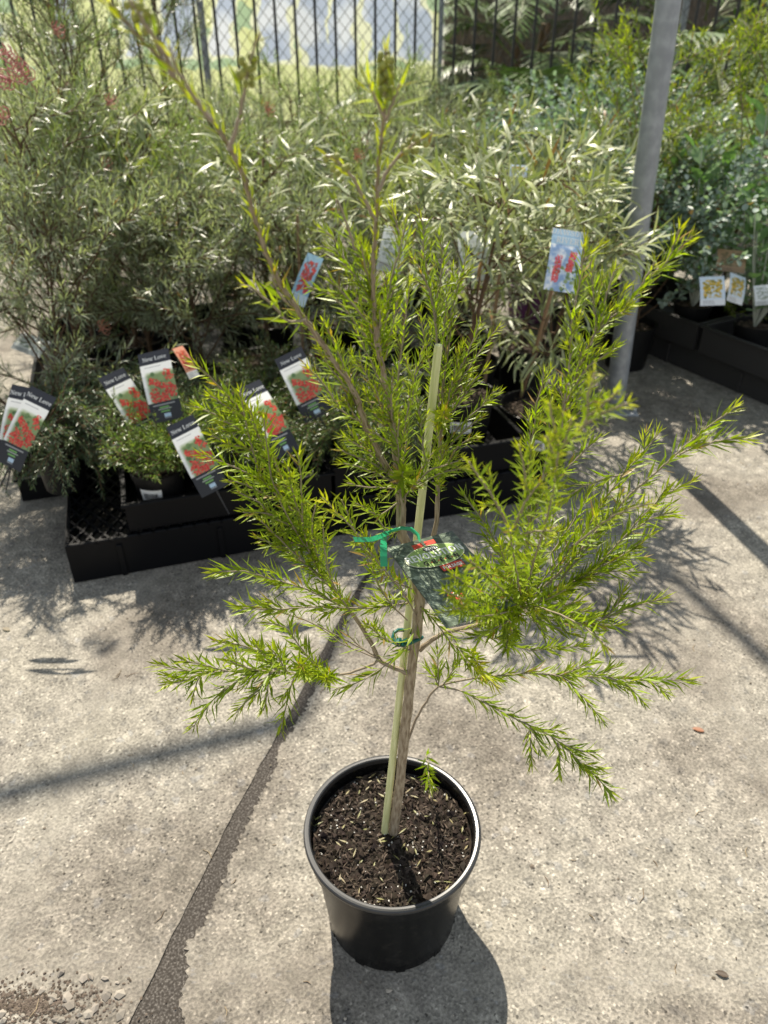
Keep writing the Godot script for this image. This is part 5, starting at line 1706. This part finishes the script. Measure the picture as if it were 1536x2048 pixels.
func _ready() -> void:
	# camera
	var cam := Camera3D.new()
	cam.name = "camera"
	cam.position = Vector3(0, 1.2, 0)
	cam.rotation_degrees = Vector3(-33.0, 0, 0)
	cam.near = .05
	cam.far = 120.0
	var ca := CameraAttributesPhysical.new()
	ca.frustum_focal_length = 17.99
	ca.frustum_focus_distance = .84
	ca.frustum_near = .05
	ca.frustum_far = 120.0
	ca.exposure_aperture = 4.6
	cam.attributes = ca
	add_child(cam)
	cam.current = true
	# sky and sun
	var env := Environment.new()
	env.background_mode = Environment.BG_SKY
	var sky := Sky.new()
	var ps := ProceduralSkyMaterial.new()
	ps.sky_top_color = Color(.62, .66, .71)
	ps.sky_horizon_color = Color(.88, .88, .87)
	ps.sky_curve = .18
	ps.ground_bottom_color = Color(.40, .38, .35)
	ps.ground_horizon_color = Color(.60, .60, .58)
	ps.sky_energy_multiplier = .9
	sky.sky_material = ps
	env.sky = sky
	env.tonemap_mode = Environment.TONE_MAPPER_LINEAR
	env.tonemap_exposure = 1.7
	env.sdfgi_enabled = true
	env.ssao_enabled = true
	env.ssil_enabled = true
	var we := WorldEnvironment.new()
	we.environment = env
	add_child(we)
	var sun := DirectionalLight3D.new()
	sun.name = "sun"
	sun.light_color = Color(1.0, .96, .89)
	sun.light_energy = 1.6
	sun.light_angular_distance = .55
	sun.shadow_enabled = true
	add_child(sun)
	var el := deg_to_rad(56.0)
	# shadows run toward the camera and a little to the right
	sun.look_at_from_position(Vector3.ZERO, Vector3(.2735 * cos(el), -sin(el), .962 * cos(el)), Vector3.UP)

	make_materials()
	build_ground()
	build_fence()
	build_palms()
	# the pipe frame: an upright on a base plate and the rails it carries overhead
	var fr := thing("pipe_frame", "galvanised steel post on a base plate, right of the foreground shrub", "post", Vector3(0.8284, 0.0000, -2.5238))
	var up: Vector3 = Vector3(-0.1981, 4.2500, 0.0822)
	var po := MB.new()
	po.tube([Vector3(0, .006, 0), up * .5, up], [.034, .034, .034], 28)
	part("upright", po, M.galvanised, fr)
	var bp := MB.new()
	bp.cbox(Vector3(.012, .004, .0), Vector3(.13, .008, .11), .003)
	part("base_plate", bp, M.galvanised, fr)
	for q in [[-.045, .03], [.065, .03], [.065, -.03]]:
		var bo := MB.new()
		bo.lathe([Vector2(.009, .008), Vector2(.009, .017), Vector2(.007, .018), Vector2(0, .018)], 6)
		var bn := part("bolt", bo, M.galvanised, fr)
		bn.position = Vector3(q[0], 0, q[1])
	for q in [[Vector3(-3.6748, 4.2000, -2.8875), Vector3(-0.9448, 4.2000, -3.7993), 0.024], [Vector3(-0.9448, 4.2000, -3.7993), Vector3(0.0552, 4.2000, -7.5253), 0.018], [Vector3(-0.4948, 4.2000, -5.4760), Vector3(0.1752, 4.2000, -3.7053), 0.022], [Vector3(0.1752, 4.2000, -3.7053), Vector3(0.9900, 4.2000, -2.4900), 0.022]]:
		var ra := MB.new()
		ra.tube([q[0] - fr.position, q[1] - fr.position], [q[2], q[2]], 14)
		part("overhead_rail", ra, M.galvanised, fr)
	build_main_plant()
	build_tag_and_ties()

	# ---- left: bench, trays and low plants
	var th := .31
	var fl := Vector3(-.777, 0, -1.518)
	var u := Vector3(cos(th), 0, -sin(th))
	var w := Vector3(sin(th), 0, cos(th))
	bench("long black bench with a lattice top under the red-tagged plants", fl, th, 1.24, .42, .115, M.tray_black)
	tray("black tray with a barcoded pot in its corner, on the left bench", fl + u * .155 - w * .012 + Vector3(0, .117, 0), th, .52, .39, .075, M.tray_black)
	tray("black tray at the right end of the left bench", fl + u * .685 - w * .012 + Vector3(0, .117, 0), th, .55, .39, .088, M.tray_black)
	var lows := [
		["dusty", .0, .30, .0, .32, .44, 0, "grey-green spreading plant drooping over the bench's left end"],
		["tuft", .245, .095, .0, .27, .22, 0, "bright green low plant in the barcoded pot in the tray corner"],
		["mat", .47, .15, .006, .22, .32, 1, "dark green low plant behind the lowest red flower tag"],
		["dusty", .30, .32, .006, .24, .30, 1, "low plant under the upright red flower tag"],
		["mat", .58, .30, .006, .23, .34, 2, "dark low plant between the two right-hand red flower tags"],
		["mat", .78, .13, .006, .20, .32, 0, "dark low plant behind the foreground stems in the right tray"],
		["dusty", .80, .32, .006, .24, .34, 0, "grey low plant at the back of the right tray"]]
	var inset := Vector3(0, .124, 0)
	for q in lows:
		var p: Vector3 = fl + u * q[1] - w * q[2] + inset
		if q[1] < .1:
			p.y = .116
		var o := shrub(q[0], p.x, p.y, p.z, q[4], q[5], .068, q[7], q[6], "pot_dull", "low plants in the left trays")
		if q[7].begins_with("bright green"):
			barcode(o, p, .062, .05, -.1, .055, .036)
	# ---- big pots with silver shrubs on the bench's right end and beside it
	var p1: Vector3 = fl + u * 1.10 - w * .17 + Vector3(0, .124, 0)
	var s1 := shrub("silver", p1.x, p1.y, p1.z, .80, .55, .10, "silver strap-leaved shrub in the barcoded pot nearest the foreground stake", 0)
	barcode(s1, p1, .097, .09, -.05, .06, .036)
	var s2 := shrub("silver", .47, .0, -2.12, .86, .38, .12, "silver shrub in a black pot on the concrete right of the bench", 1)
	barcode(s2, Vector3(.47, 0, -2.12), .112, .11, -.2, .06, .038)
	tray("wide black tray of grey shrubs behind the left bench", fl - u * .15 - w * .45 + Vector3(0, .002, 0), th, 1.7, .63, .07, M.tray_black)
	tray("wide black tray of shrubs in the second row behind the bench", fl - u * .15 - w * 1.1 + Vector3(0, .002, 0), th, 1.78, .79, .07, M.tray_black)
	shrub("fine", -1, 0.0085, -2.4, 1.08, 0.806, 0.11, "grey-green fine-leaved shrub with a bare brown trunk at the left edge", 0)
	shrub("fine", -0.6, 0.0085, -2.42, 0.78, 0.728, 0.1, "fine grey-green shrub directly behind the upright red flower tag", 1)
	shrub("fine", -0.25, 0.0085, -2.5, 0.74, 0.702, 0.1, "fine grey-green shrub behind the right-hand red flower tags", 2, "pot_red")
	shrub("green", -1.1, 0.0085, -2.75, 1.02, 0.78, 0.1, "fresh green feathery shrub at the left edge under the pink flowers", 0)
	shrub("green", -0.84, 0.0085, -2.88, 0.96, 0.754, 0.1, "feathery green shrub in the second row, left of the tall stem", 1)
	shrub("fine", -0.45, 0.0085, -2.95, 0.92, 0.754, 0.1, "grey shrub in the second row behind the foreground's tall left stem", 0)
	shrub("silver", 0, 0.0085, -2.72, 0.82, 0.676, 0.1, "silver strap-leaved shrub behind the foreground's central stem", 0)
	shrub("fine", -0.05, 0.0085, -3.25, 0.95, 0.78, 0.1, "fine shrub behind the central stem, in front of the fence", 1)
	shrub("fine", -1.26, 0.0085, -3.2, 1.12, 0.91, 0.11, "tall grey shrub at the far left below the pink flower spray", 2)
	shrub("green", -1.25, 0, -3.5, 0.98, 0.806, 0.1, "feathery shrub below the fence, third row on the left", 0)
	shrub("fine", -0.72, 0, -3.55, 0.92, 0.806, 0.1, "fine grey shrub below the lavender part of the banner", 1)
	shrub("silver", 0.52, 0, -2.72, 0.84, 0.715, 0.1, "silver shrub behind the red bottlebrush picture tag", 1)
	shrub("silver", 0.28, 0.0085, -3.15, 0.9, 0.715, 0.1, "silver shrub with curved pale leaves left of the cane", 0)
	shrub("silver", 0.78, 0, -3.08, 0.92, 0.715, 0.1, "silver shrub with leaves crossing the steel post", 1)
	shrub("fine", 0.18, 0.0085, -3.75, 0.94, 0.806, 0.1, "grey shrub in front of the banner's right edge", 2)
	shrub("blue", 0.66, 0, -3.5, 0.86, 0.806, 0.1, "blue-grey round-leaved shrub between silver shrubs and palms", 0, "pot_purple")
	shrub("blue", 0.98, 0, -2.95, 0.78, 0.806, 0.1, "blue-grey round-leaved shrub just left of the steel post", 1)
	shrub("blue", 1.25, 0, -3.6, 0.9, 0.78, 0.1, "blue-grey round-leaved shrub right of the steel post", 0)
	shrub("lime", 1.02, 0, -3.2, 1.2, 0.806, 0.1, "yellow-green arching shrub left of the post's top", 0)
	shrub("lime", 1.45, 0, -3.25, 1.24, 0.884, 0.1, "tall yellow-green shrub right of the post's top", 1)
	shrub("lime", 1.95, 0, -3.9, 1.15, 0.858, 0.1, "yellow-green shrub at the right edge above the round-leaved plants", 0)
	shrub("dark", -1.02, 0, -4.3, 1.5, 0.572, 0.1, "tall sparse shrub rising against the fence bars on the left", 3)
	shrub("dark", -1.12, 0.0085, -3, 1.5, 0.65, 0.1, "dark tall shrub against the fence at the top left corner", 3)
	shrub("silver", -0.92, 0.0085, -2.75, 1, 0.65, 0.1, "silver-leaved shrub standing out between grey shrubs on the left", 2)
	shrub("silver", -0.43, 0.0085, -2.57, 0.86, 0.65, 0.1, "pale strap-leaved shrub behind the tall left stem", 2)
	shrub("green", -0.45, 0, -4.3, 1, 0.91, 0.1, "low green shrub at the foot of the fence, left of centre", 1)
	shrub("green", 0.05, 0, -4.6, 0.98, 0.91, 0.1, "low shrub at the foot of the fence by the banner's edge", 0)
	shrub("fine", -0.85, 0, -4.9, 0.84, 0.91, 0.1, "low shrub at the foot of the fence beneath the grey post", 2)
	shrub("green", 0.75, 0, -4.8, 0.88, 0.91, 0.1, "low dark shrub at the foot of the fence below the palms", 0)
	shrub("blue", 1.6, 0, -5, 0.9, 0.91, 0.1, "blue-grey shrub in front of the fence behind the steel post", 1)
	shrub("blue", 0.95, 0, -4, 0.95, 0.806, 0.1, "blue-grey shrub below the palms, left of the post", 1)
	shrub("fine", -0.8, 0.0085, -2.5, 0.8, 0.728, 0.1, "fine shrub between the bare trunk and the upright red tag", 1)
	shrub("green", -0.18, 0.0085, -2.97, 0.8, 0.728, 0.1, "green shrub behind the red pot", 0)
	shrub("fine", -0.98, 0.0085, -2.15, 0.82, 0.728, 0.1, "low fine shrub in the row behind the overlapping pair of tags", 2)
	shrub("green", -0.62, 0.0085, -3.2, 0.86, 0.78, 0.1, "green shrub below the middle of the banner", 1)
	shrub("fine", -0.92, 0.0085, -3.2, 0.92, 0.78, 0.1, "grey shrub in the second row behind the bare trunk", 0)
	shrub("fine", 0.3, 0.0085, -2.55, 0.66, 0.65, 0.1, "low grey shrub behind the foreground stake", 1)
	shrub("fine", 2.5, 0, -4.7, 1.1, 0.91, 0.1, "fine shrub by the fence at the far right", 0)
	shrub("dark", -1.42, 0, -3.9, 1.5, 0.65, 0.1, "dark shrub reaching up before the fence left of the tall stem", 3)
	var ra := Vector3(1.0200, 0.0000, -3.1600)
	var rt := deg_to_rad(-60.0)
	var ru := Vector3(cos(rt), 0, -sin(rt))
	var rw := Vector3(sin(rt), 0, cos(rt))
	bench("dark grey bench under the right-hand trays", ra - rw * .03 - ru * .3, rt, 1.75, .42, .10, M.tray_grey)
	tray("black tray beside the steel post in the right-hand row", ra - ru * .22 + Vector3(0, .102, 0), rt, .58, .40, .10, M.tray_grey)
	tray("black tray nearest the viewer at the right edge", ra + ru * .385 + Vector3(0, .102, 0), rt, .60, .40, .10, M.tray_grey)
	tray("black tray mostly hidden behind the right-hand plants", ra + ru * .1 - rw * .46 + Vector3(0, .004, 0), rt, .60, .40, .10, M.tray_grey)
	round_shrub(ra + ru * 0 - rw * 0.11 + Vector3(0, .109, 0), 0.46, 0.32, 72, 70, "low round-leaved shrub in the first pot beside the steel post")
	round_shrub(ra + ru * 0.24 - rw * 0.1 + Vector3(0, .109, 0), 0.74, 0.42, 135, 71, "leafy round-leaved shrub with the brightest large leaves above the yellow flower tags")
	round_shrub(ra + ru * 0.52 - rw * 0.11 + Vector3(0, .109, 0), 0.7, 0.4, 99, 72, "round-leaved shrub cut by the picture's right edge")
	round_shrub(ra + ru * 0.08 - rw * 0.3 + Vector3(0, .109, 0), 0.7, 0.42, 117, 73, "round-leaved shrub behind the first pot of the right tray")
	round_shrub(ra + ru * 0.32 - rw * 0.31 + Vector3(0, .109, 0), 0.88, 0.46, 135, 74, "tallest round-leaved shrub at the back of the right trays")
	round_shrub(ra + ru * 0.62 - rw * 0.31 + Vector3(0, .109, 0), 0.8, 0.44, 99, 75, "round-leaved shrub behind the one cut by the right edge")
	cane(Vector3(0.3022, 0.1600, -2.2000), Vector3(0.3434, 0.7772, -2.2000), "brown cane leaning right between silver shrubs, left of the picture tag")
	cane(Vector3(0.4329, 0.1600, -2.2532), Vector3(0.3954, 0.6864, -1.7700), "brown cane below the red bottlebrush picture tag")
	cane(Vector3(0.5070, 0.1600, -2.5000), Vector3(0.6253, 0.7512, -2.5000), "short brown cane end right of the picture tag's top")
	cane(Vector3(0.0316, 0.1600, -2.3000), Vector3(0.0988, 0.7647, -2.3000), "cane behind the foreground's centre shoots")
	cane(Vector3(-0.2666, 0.1600, -2.3500), Vector3(-0.2509, 0.7071, -2.3500), "cane left of the foreground's central stem")
	var ls: Node3D = get_node("grevillea_shrub")
	flower_spray(ls, Vector3(-0.7946, 1.0482, -2.0000), Vector3(-0.8509, 1.1365, -2.0000), 34, 1, Color(.50, .13, .15))
	flower_spray(ls, Vector3(-0.8308, 1.0633, -2.0000), Vector3(-0.8824, 1.0832, -2.0000), 20, 2, Color(.50, .13, .15))
	flower_spray(ls, Vector3(-0.8959, 0.9812, -2.0500), Vector3(-0.9259, 1.0025, -2.0500), 14, 3, Color(.50, .13, .15))
	var l2: Node3D = get_node("grevillea_shrub_003")
	flower_spray(l2, Vector3(-0.8313, 0.9670, -2.6000), Vector3(-0.8113, 0.9870, -2.5900), 12, 11, Color(.50, .16, .14))
	flower_spray(l2, Vector3(-0.8804, 0.7963, -2.6000), Vector3(-0.8604, 0.8163, -2.5900), 12, 12, Color(.50, .16, .14))
	flower_spray(l2, Vector3(-0.9832, 1.1463, -2.7000), Vector3(-0.9632, 1.1663, -2.6900), 12, 13, Color(.50, .16, .14))
	var l3: Node3D = get_node("grevillea_shrub_005")
	flower_spray(l3, Vector3(-0.3869, 0.9303, -2.8000), Vector3(-0.3669, 0.9453, -2.7900), 12, 21, Color(.42, .13, .06))
	flower_spray(l3, Vector3(-0.0969, 0.8061, -2.7000), Vector3(-0.0769, 0.8211, -2.6900), 12, 22, Color(.42, .13, .06))
	flower_spray(l3, Vector3(-0.7006, 0.6337, -2.7000), Vector3(-0.6806, 0.6487, -2.6900), 12, 23, Color(.42, .13, .06))
	flower_spray(l3, Vector3(-0.8411, 0.4140, -2.2000), Vector3(-0.8211, 0.4290, -2.1900), 12, 24, Color(.42, .13, .06))
	var fps := []
	for k in 3:
		var fp := mat("flower_print_%d" % k, Color.WHITE, .36)
		fp.albedo_texture = flower_print(3 + k * 4)
		fps.append(fp)
	var bp2 := mat("brush_print", Color.WHITE, .35)
	bp2.albedo_texture = brush_print()
	var yp := mat("yellow_print", Color.WHITE, .4)
	yp.albedo_texture = plain_print(4, Color(.80, .86, .92), Color(.90, .72, .12), Color(.88, .90, .92))
	var gp := mat("grey_print", Color.WHITE, .4)
	gp.albedo_texture = plain_print(6, Color(.80, .82, .82), Color(.74, .76, .76), Color(.70, .72, .72))
	var op := mat("orange_print", Color.WHITE, .4)
	op.albedo_texture = plain_print(7, Color(.80, .55, .45), Color(.80, .22, .10), Color(.93, .92, .90))
	var bl := mat("blue_print", Color.WHITE, .4)
	bl.albedo_texture = plain_print(8, Color(.52, .66, .74), Color(.80, .18, .16), Color(.70, .78, .82))
	var br := mat("brown_print", Color.WHITE, .5)
	br.albedo_texture = plain_print(9, Color(.62, .52, .40), Color(.52, .43, .32), Color(.56, .47, .36))
	card_tag("flower_tag", "upright red flower tag standing above the others in the left tray", Transform3D(Basis(Vector3(0.9744, 0.1887, -0.1225), Vector3(-0.2250, 0.8172, -0.5307), Vector3(-0.0000, 0.5446, 0.8387)), Vector3(-0.5385, 0.4458, -1.7200)), 0.0761, 0.1714, fps[0], [["New Love", .0125, 0.0677]], .06, "red flower tags in the left trays")
	card_tag("flower_tag", "lowest red flower tag, leaning over the tray's front edge", Transform3D(Basis(Vector3(0.8910, 0.3807, -0.2473), Vector3(-0.4540, 0.7473, -0.4853), Vector3(0.0000, 0.5446, 0.8387)), Vector3(-0.4205, 0.3634, -1.5200)), 0.0676, 0.1781, fps[1], [["New Love", .0125, 0.0704]], .06, "red flower tags in the left trays")
	card_tag("flower_tag", "narrow turned red flower tag behind the foreground's left branches", Transform3D(Basis(Vector3(0.7849, 0.1499, -0.6012), Vector3(-0.5000, 0.7263, -0.4717), Vector3(0.3660, 0.6708, 0.6450)), Vector3(-0.2695, 0.4067, -1.6200)), 0.0607, 0.1867, fps[2], [["New Love", .0125, 0.0737]], .06, "red flower tags in the left trays")
	card_tag("flower_tag", "rightmost red flower tag, partly behind the tall left stem", Transform3D(Basis(Vector3(0.8988, 0.3676, -0.2388), Vector3(-0.4384, 0.7538, -0.4895), Vector3(0.0000, 0.5446, 0.8387)), Vector3(-0.2055, 0.4047, -1.8200)), 0.0766, 0.1813, fps[0], [["New Love", .0125, 0.0716]], .06, "red flower tags in the left trays")
	card_tag("flower_tag", "front red flower tag of the overlapping pair at the left edge", Transform3D(Basis(Vector3(0.8988, -0.3676, 0.2388), Vector3(0.4384, 0.7538, -0.4895), Vector3(-0.0000, 0.5446, 0.8387)), Vector3(-0.7795, 0.4414, -1.5000)), 0.0610, 0.1796, fps[1], [["New Love", .0125, 0.0710]], .06, "red flower tags in the left trays")
	card_tag("flower_tag", "rear red flower tag of the overlapping pair at the left edge", Transform3D(Basis(Vector3(0.9781, -0.1744, 0.1132), Vector3(0.2079, 0.8203, -0.5327), Vector3(0.0000, 0.5446, 0.8387)), Vector3(-0.8103, 0.4361, -1.5300)), 0.0620, 0.1716, fps[2], [["New Love", .0125, 0.0678]], .06, "red flower tags in the left trays")
	card_tag("flower_tag", "red flower tag tipped sideways behind the upright one", Transform3D(Basis(Vector3(0.7094, 0.1443, -0.6899), Vector3(-0.4937, 0.8002, -0.3404), Vector3(0.5030, 0.5821, 0.6389)), Vector3(-0.6348, 0.3742, -1.7600)), 0.0703, 0.1882, fps[0], [["New Love", .0125, 0.0743]], .06, "red flower tags in the left trays")
	card_tag("picture_tag", "picture tag with two red bottlebrush flowers beside the steel post", Transform3D(Basis(Vector3(0.9877, -0.1312, 0.0852), Vector3(0.1564, 0.8283, -0.5379), Vector3(0.0000, 0.5446, 0.8387)), Vector3(0.4013, 0.7373, -1.7400)), 0.0713, 0.1382, bp2, [["DAWSON", .017, .062], ["RIVER", .017, .043]])
	card_tag("picture_tag", "pale grey tag back, left of the leaning cane", Transform3D(Basis(Vector3(0.9986, 0.0439, -0.0285), Vector3(-0.0523, 0.8375, -0.5439), Vector3(-0.0000, 0.5446, 0.8387)), Vector3(0.2586, 0.6159, -2.2500)), 0.0891, 0.1437, gp, [])
	card_tag("picture_tag", "blue and red tag leaning behind the tall left stem", Transform3D(Basis(Vector3(0.9272, -0.3142, 0.2040), Vector3(0.3746, 0.7776, -0.5050), Vector3(0.0000, 0.5446, 0.8387)), Vector3(-0.2178, 0.5761, -2.1500)), 0.0475, 0.1466, bl, [])
	card_tag("picture_tag", "small yellow flower tag above the silver shrubs", Transform3D(Basis(Vector3(0.9976, -0.0585, 0.0380), Vector3(0.0698, 0.8366, -0.5433), Vector3(0.0000, 0.5446, 0.8387)), Vector3(0.3716, 0.8339, -2.3000)), 0.0499, 0.0333, yp, [])
	card_tag("picture_tag", "grey tag behind the foreground's central stem", Transform3D(Basis(Vector3(0.9781, -0.1744, 0.1132), Vector3(0.2079, 0.8203, -0.5327), Vector3(0.0000, 0.5446, 0.8387)), Vector3(0.0238, 0.6453, -2.2000)), 0.0699, 0.1259, gp, [])
	card_tag("picture_tag", "orange tag seen almost edge-on right of the upright red tag", Transform3D(Basis(Vector3(0.7094, 0.0311, -0.7041), Vector3(-0.5000, 0.7263, -0.4717), Vector3(0.4967, 0.6867, 0.5308)), Vector3(-0.5325, 0.4130, -1.9500)), 0.0323, 0.0941, op, [])
	card_tag("picture_tag", "yellow wattle flower tag with a white border in the right tray", Transform3D(Basis(Vector3(0.9994, 0.0293, -0.0190), Vector3(-0.0349, 0.8382, -0.5443), Vector3(0.0000, 0.5446, 0.8387)), Vector3(1.1248, 0.4022, -2.6200)), 0.0857, 0.0994, yp, [])
	card_tag("picture_tag", "yellow flower tag half turned behind the first one", Transform3D(Basis(Vector3(0.8975, -0.3360, -0.2857), Vector3(0.1392, 0.8305, -0.5393), Vector3(0.4185, 0.4443, 0.7921)), Vector3(1.2329, 0.3909, -2.6800)), 0.0771, 0.0981, yp, [])
	card_tag("picture_tag", "brown card tag above the yellow flower tags", Transform3D(Basis(Vector3(0.9945, -0.0877, 0.0569), Vector3(0.1045, 0.8341, -0.5417), Vector3(0.0000, 0.5446, 0.8387)), Vector3(1.2228, 0.4688, -2.7500)), 0.1022, 0.0775, br, [])
	card_tag("picture_tag", "white tag cut by the right edge of the picture", Transform3D(Basis(Vector3(0.9962, 0.0731, -0.0475), Vector3(-0.0872, 0.8355, -0.5426), Vector3(0.0000, 0.5446, 0.8387)), Vector3(1.2719, 0.4100, -2.5500)), 0.0669, 0.0669, gp, [])
	card_tag("picture_tag", "white label on the mulch of the left rear pot", Transform3D(Basis(Vector3(0.9397, -0.2868, 0.1863), Vector3(0.2962, 0.4102, -0.8626), Vector3(0.1710, 0.8657, 0.4704)), Vector3(-1.1292, 0.3109, -2.3500)), 0.0960, 0.0736, gp, [])
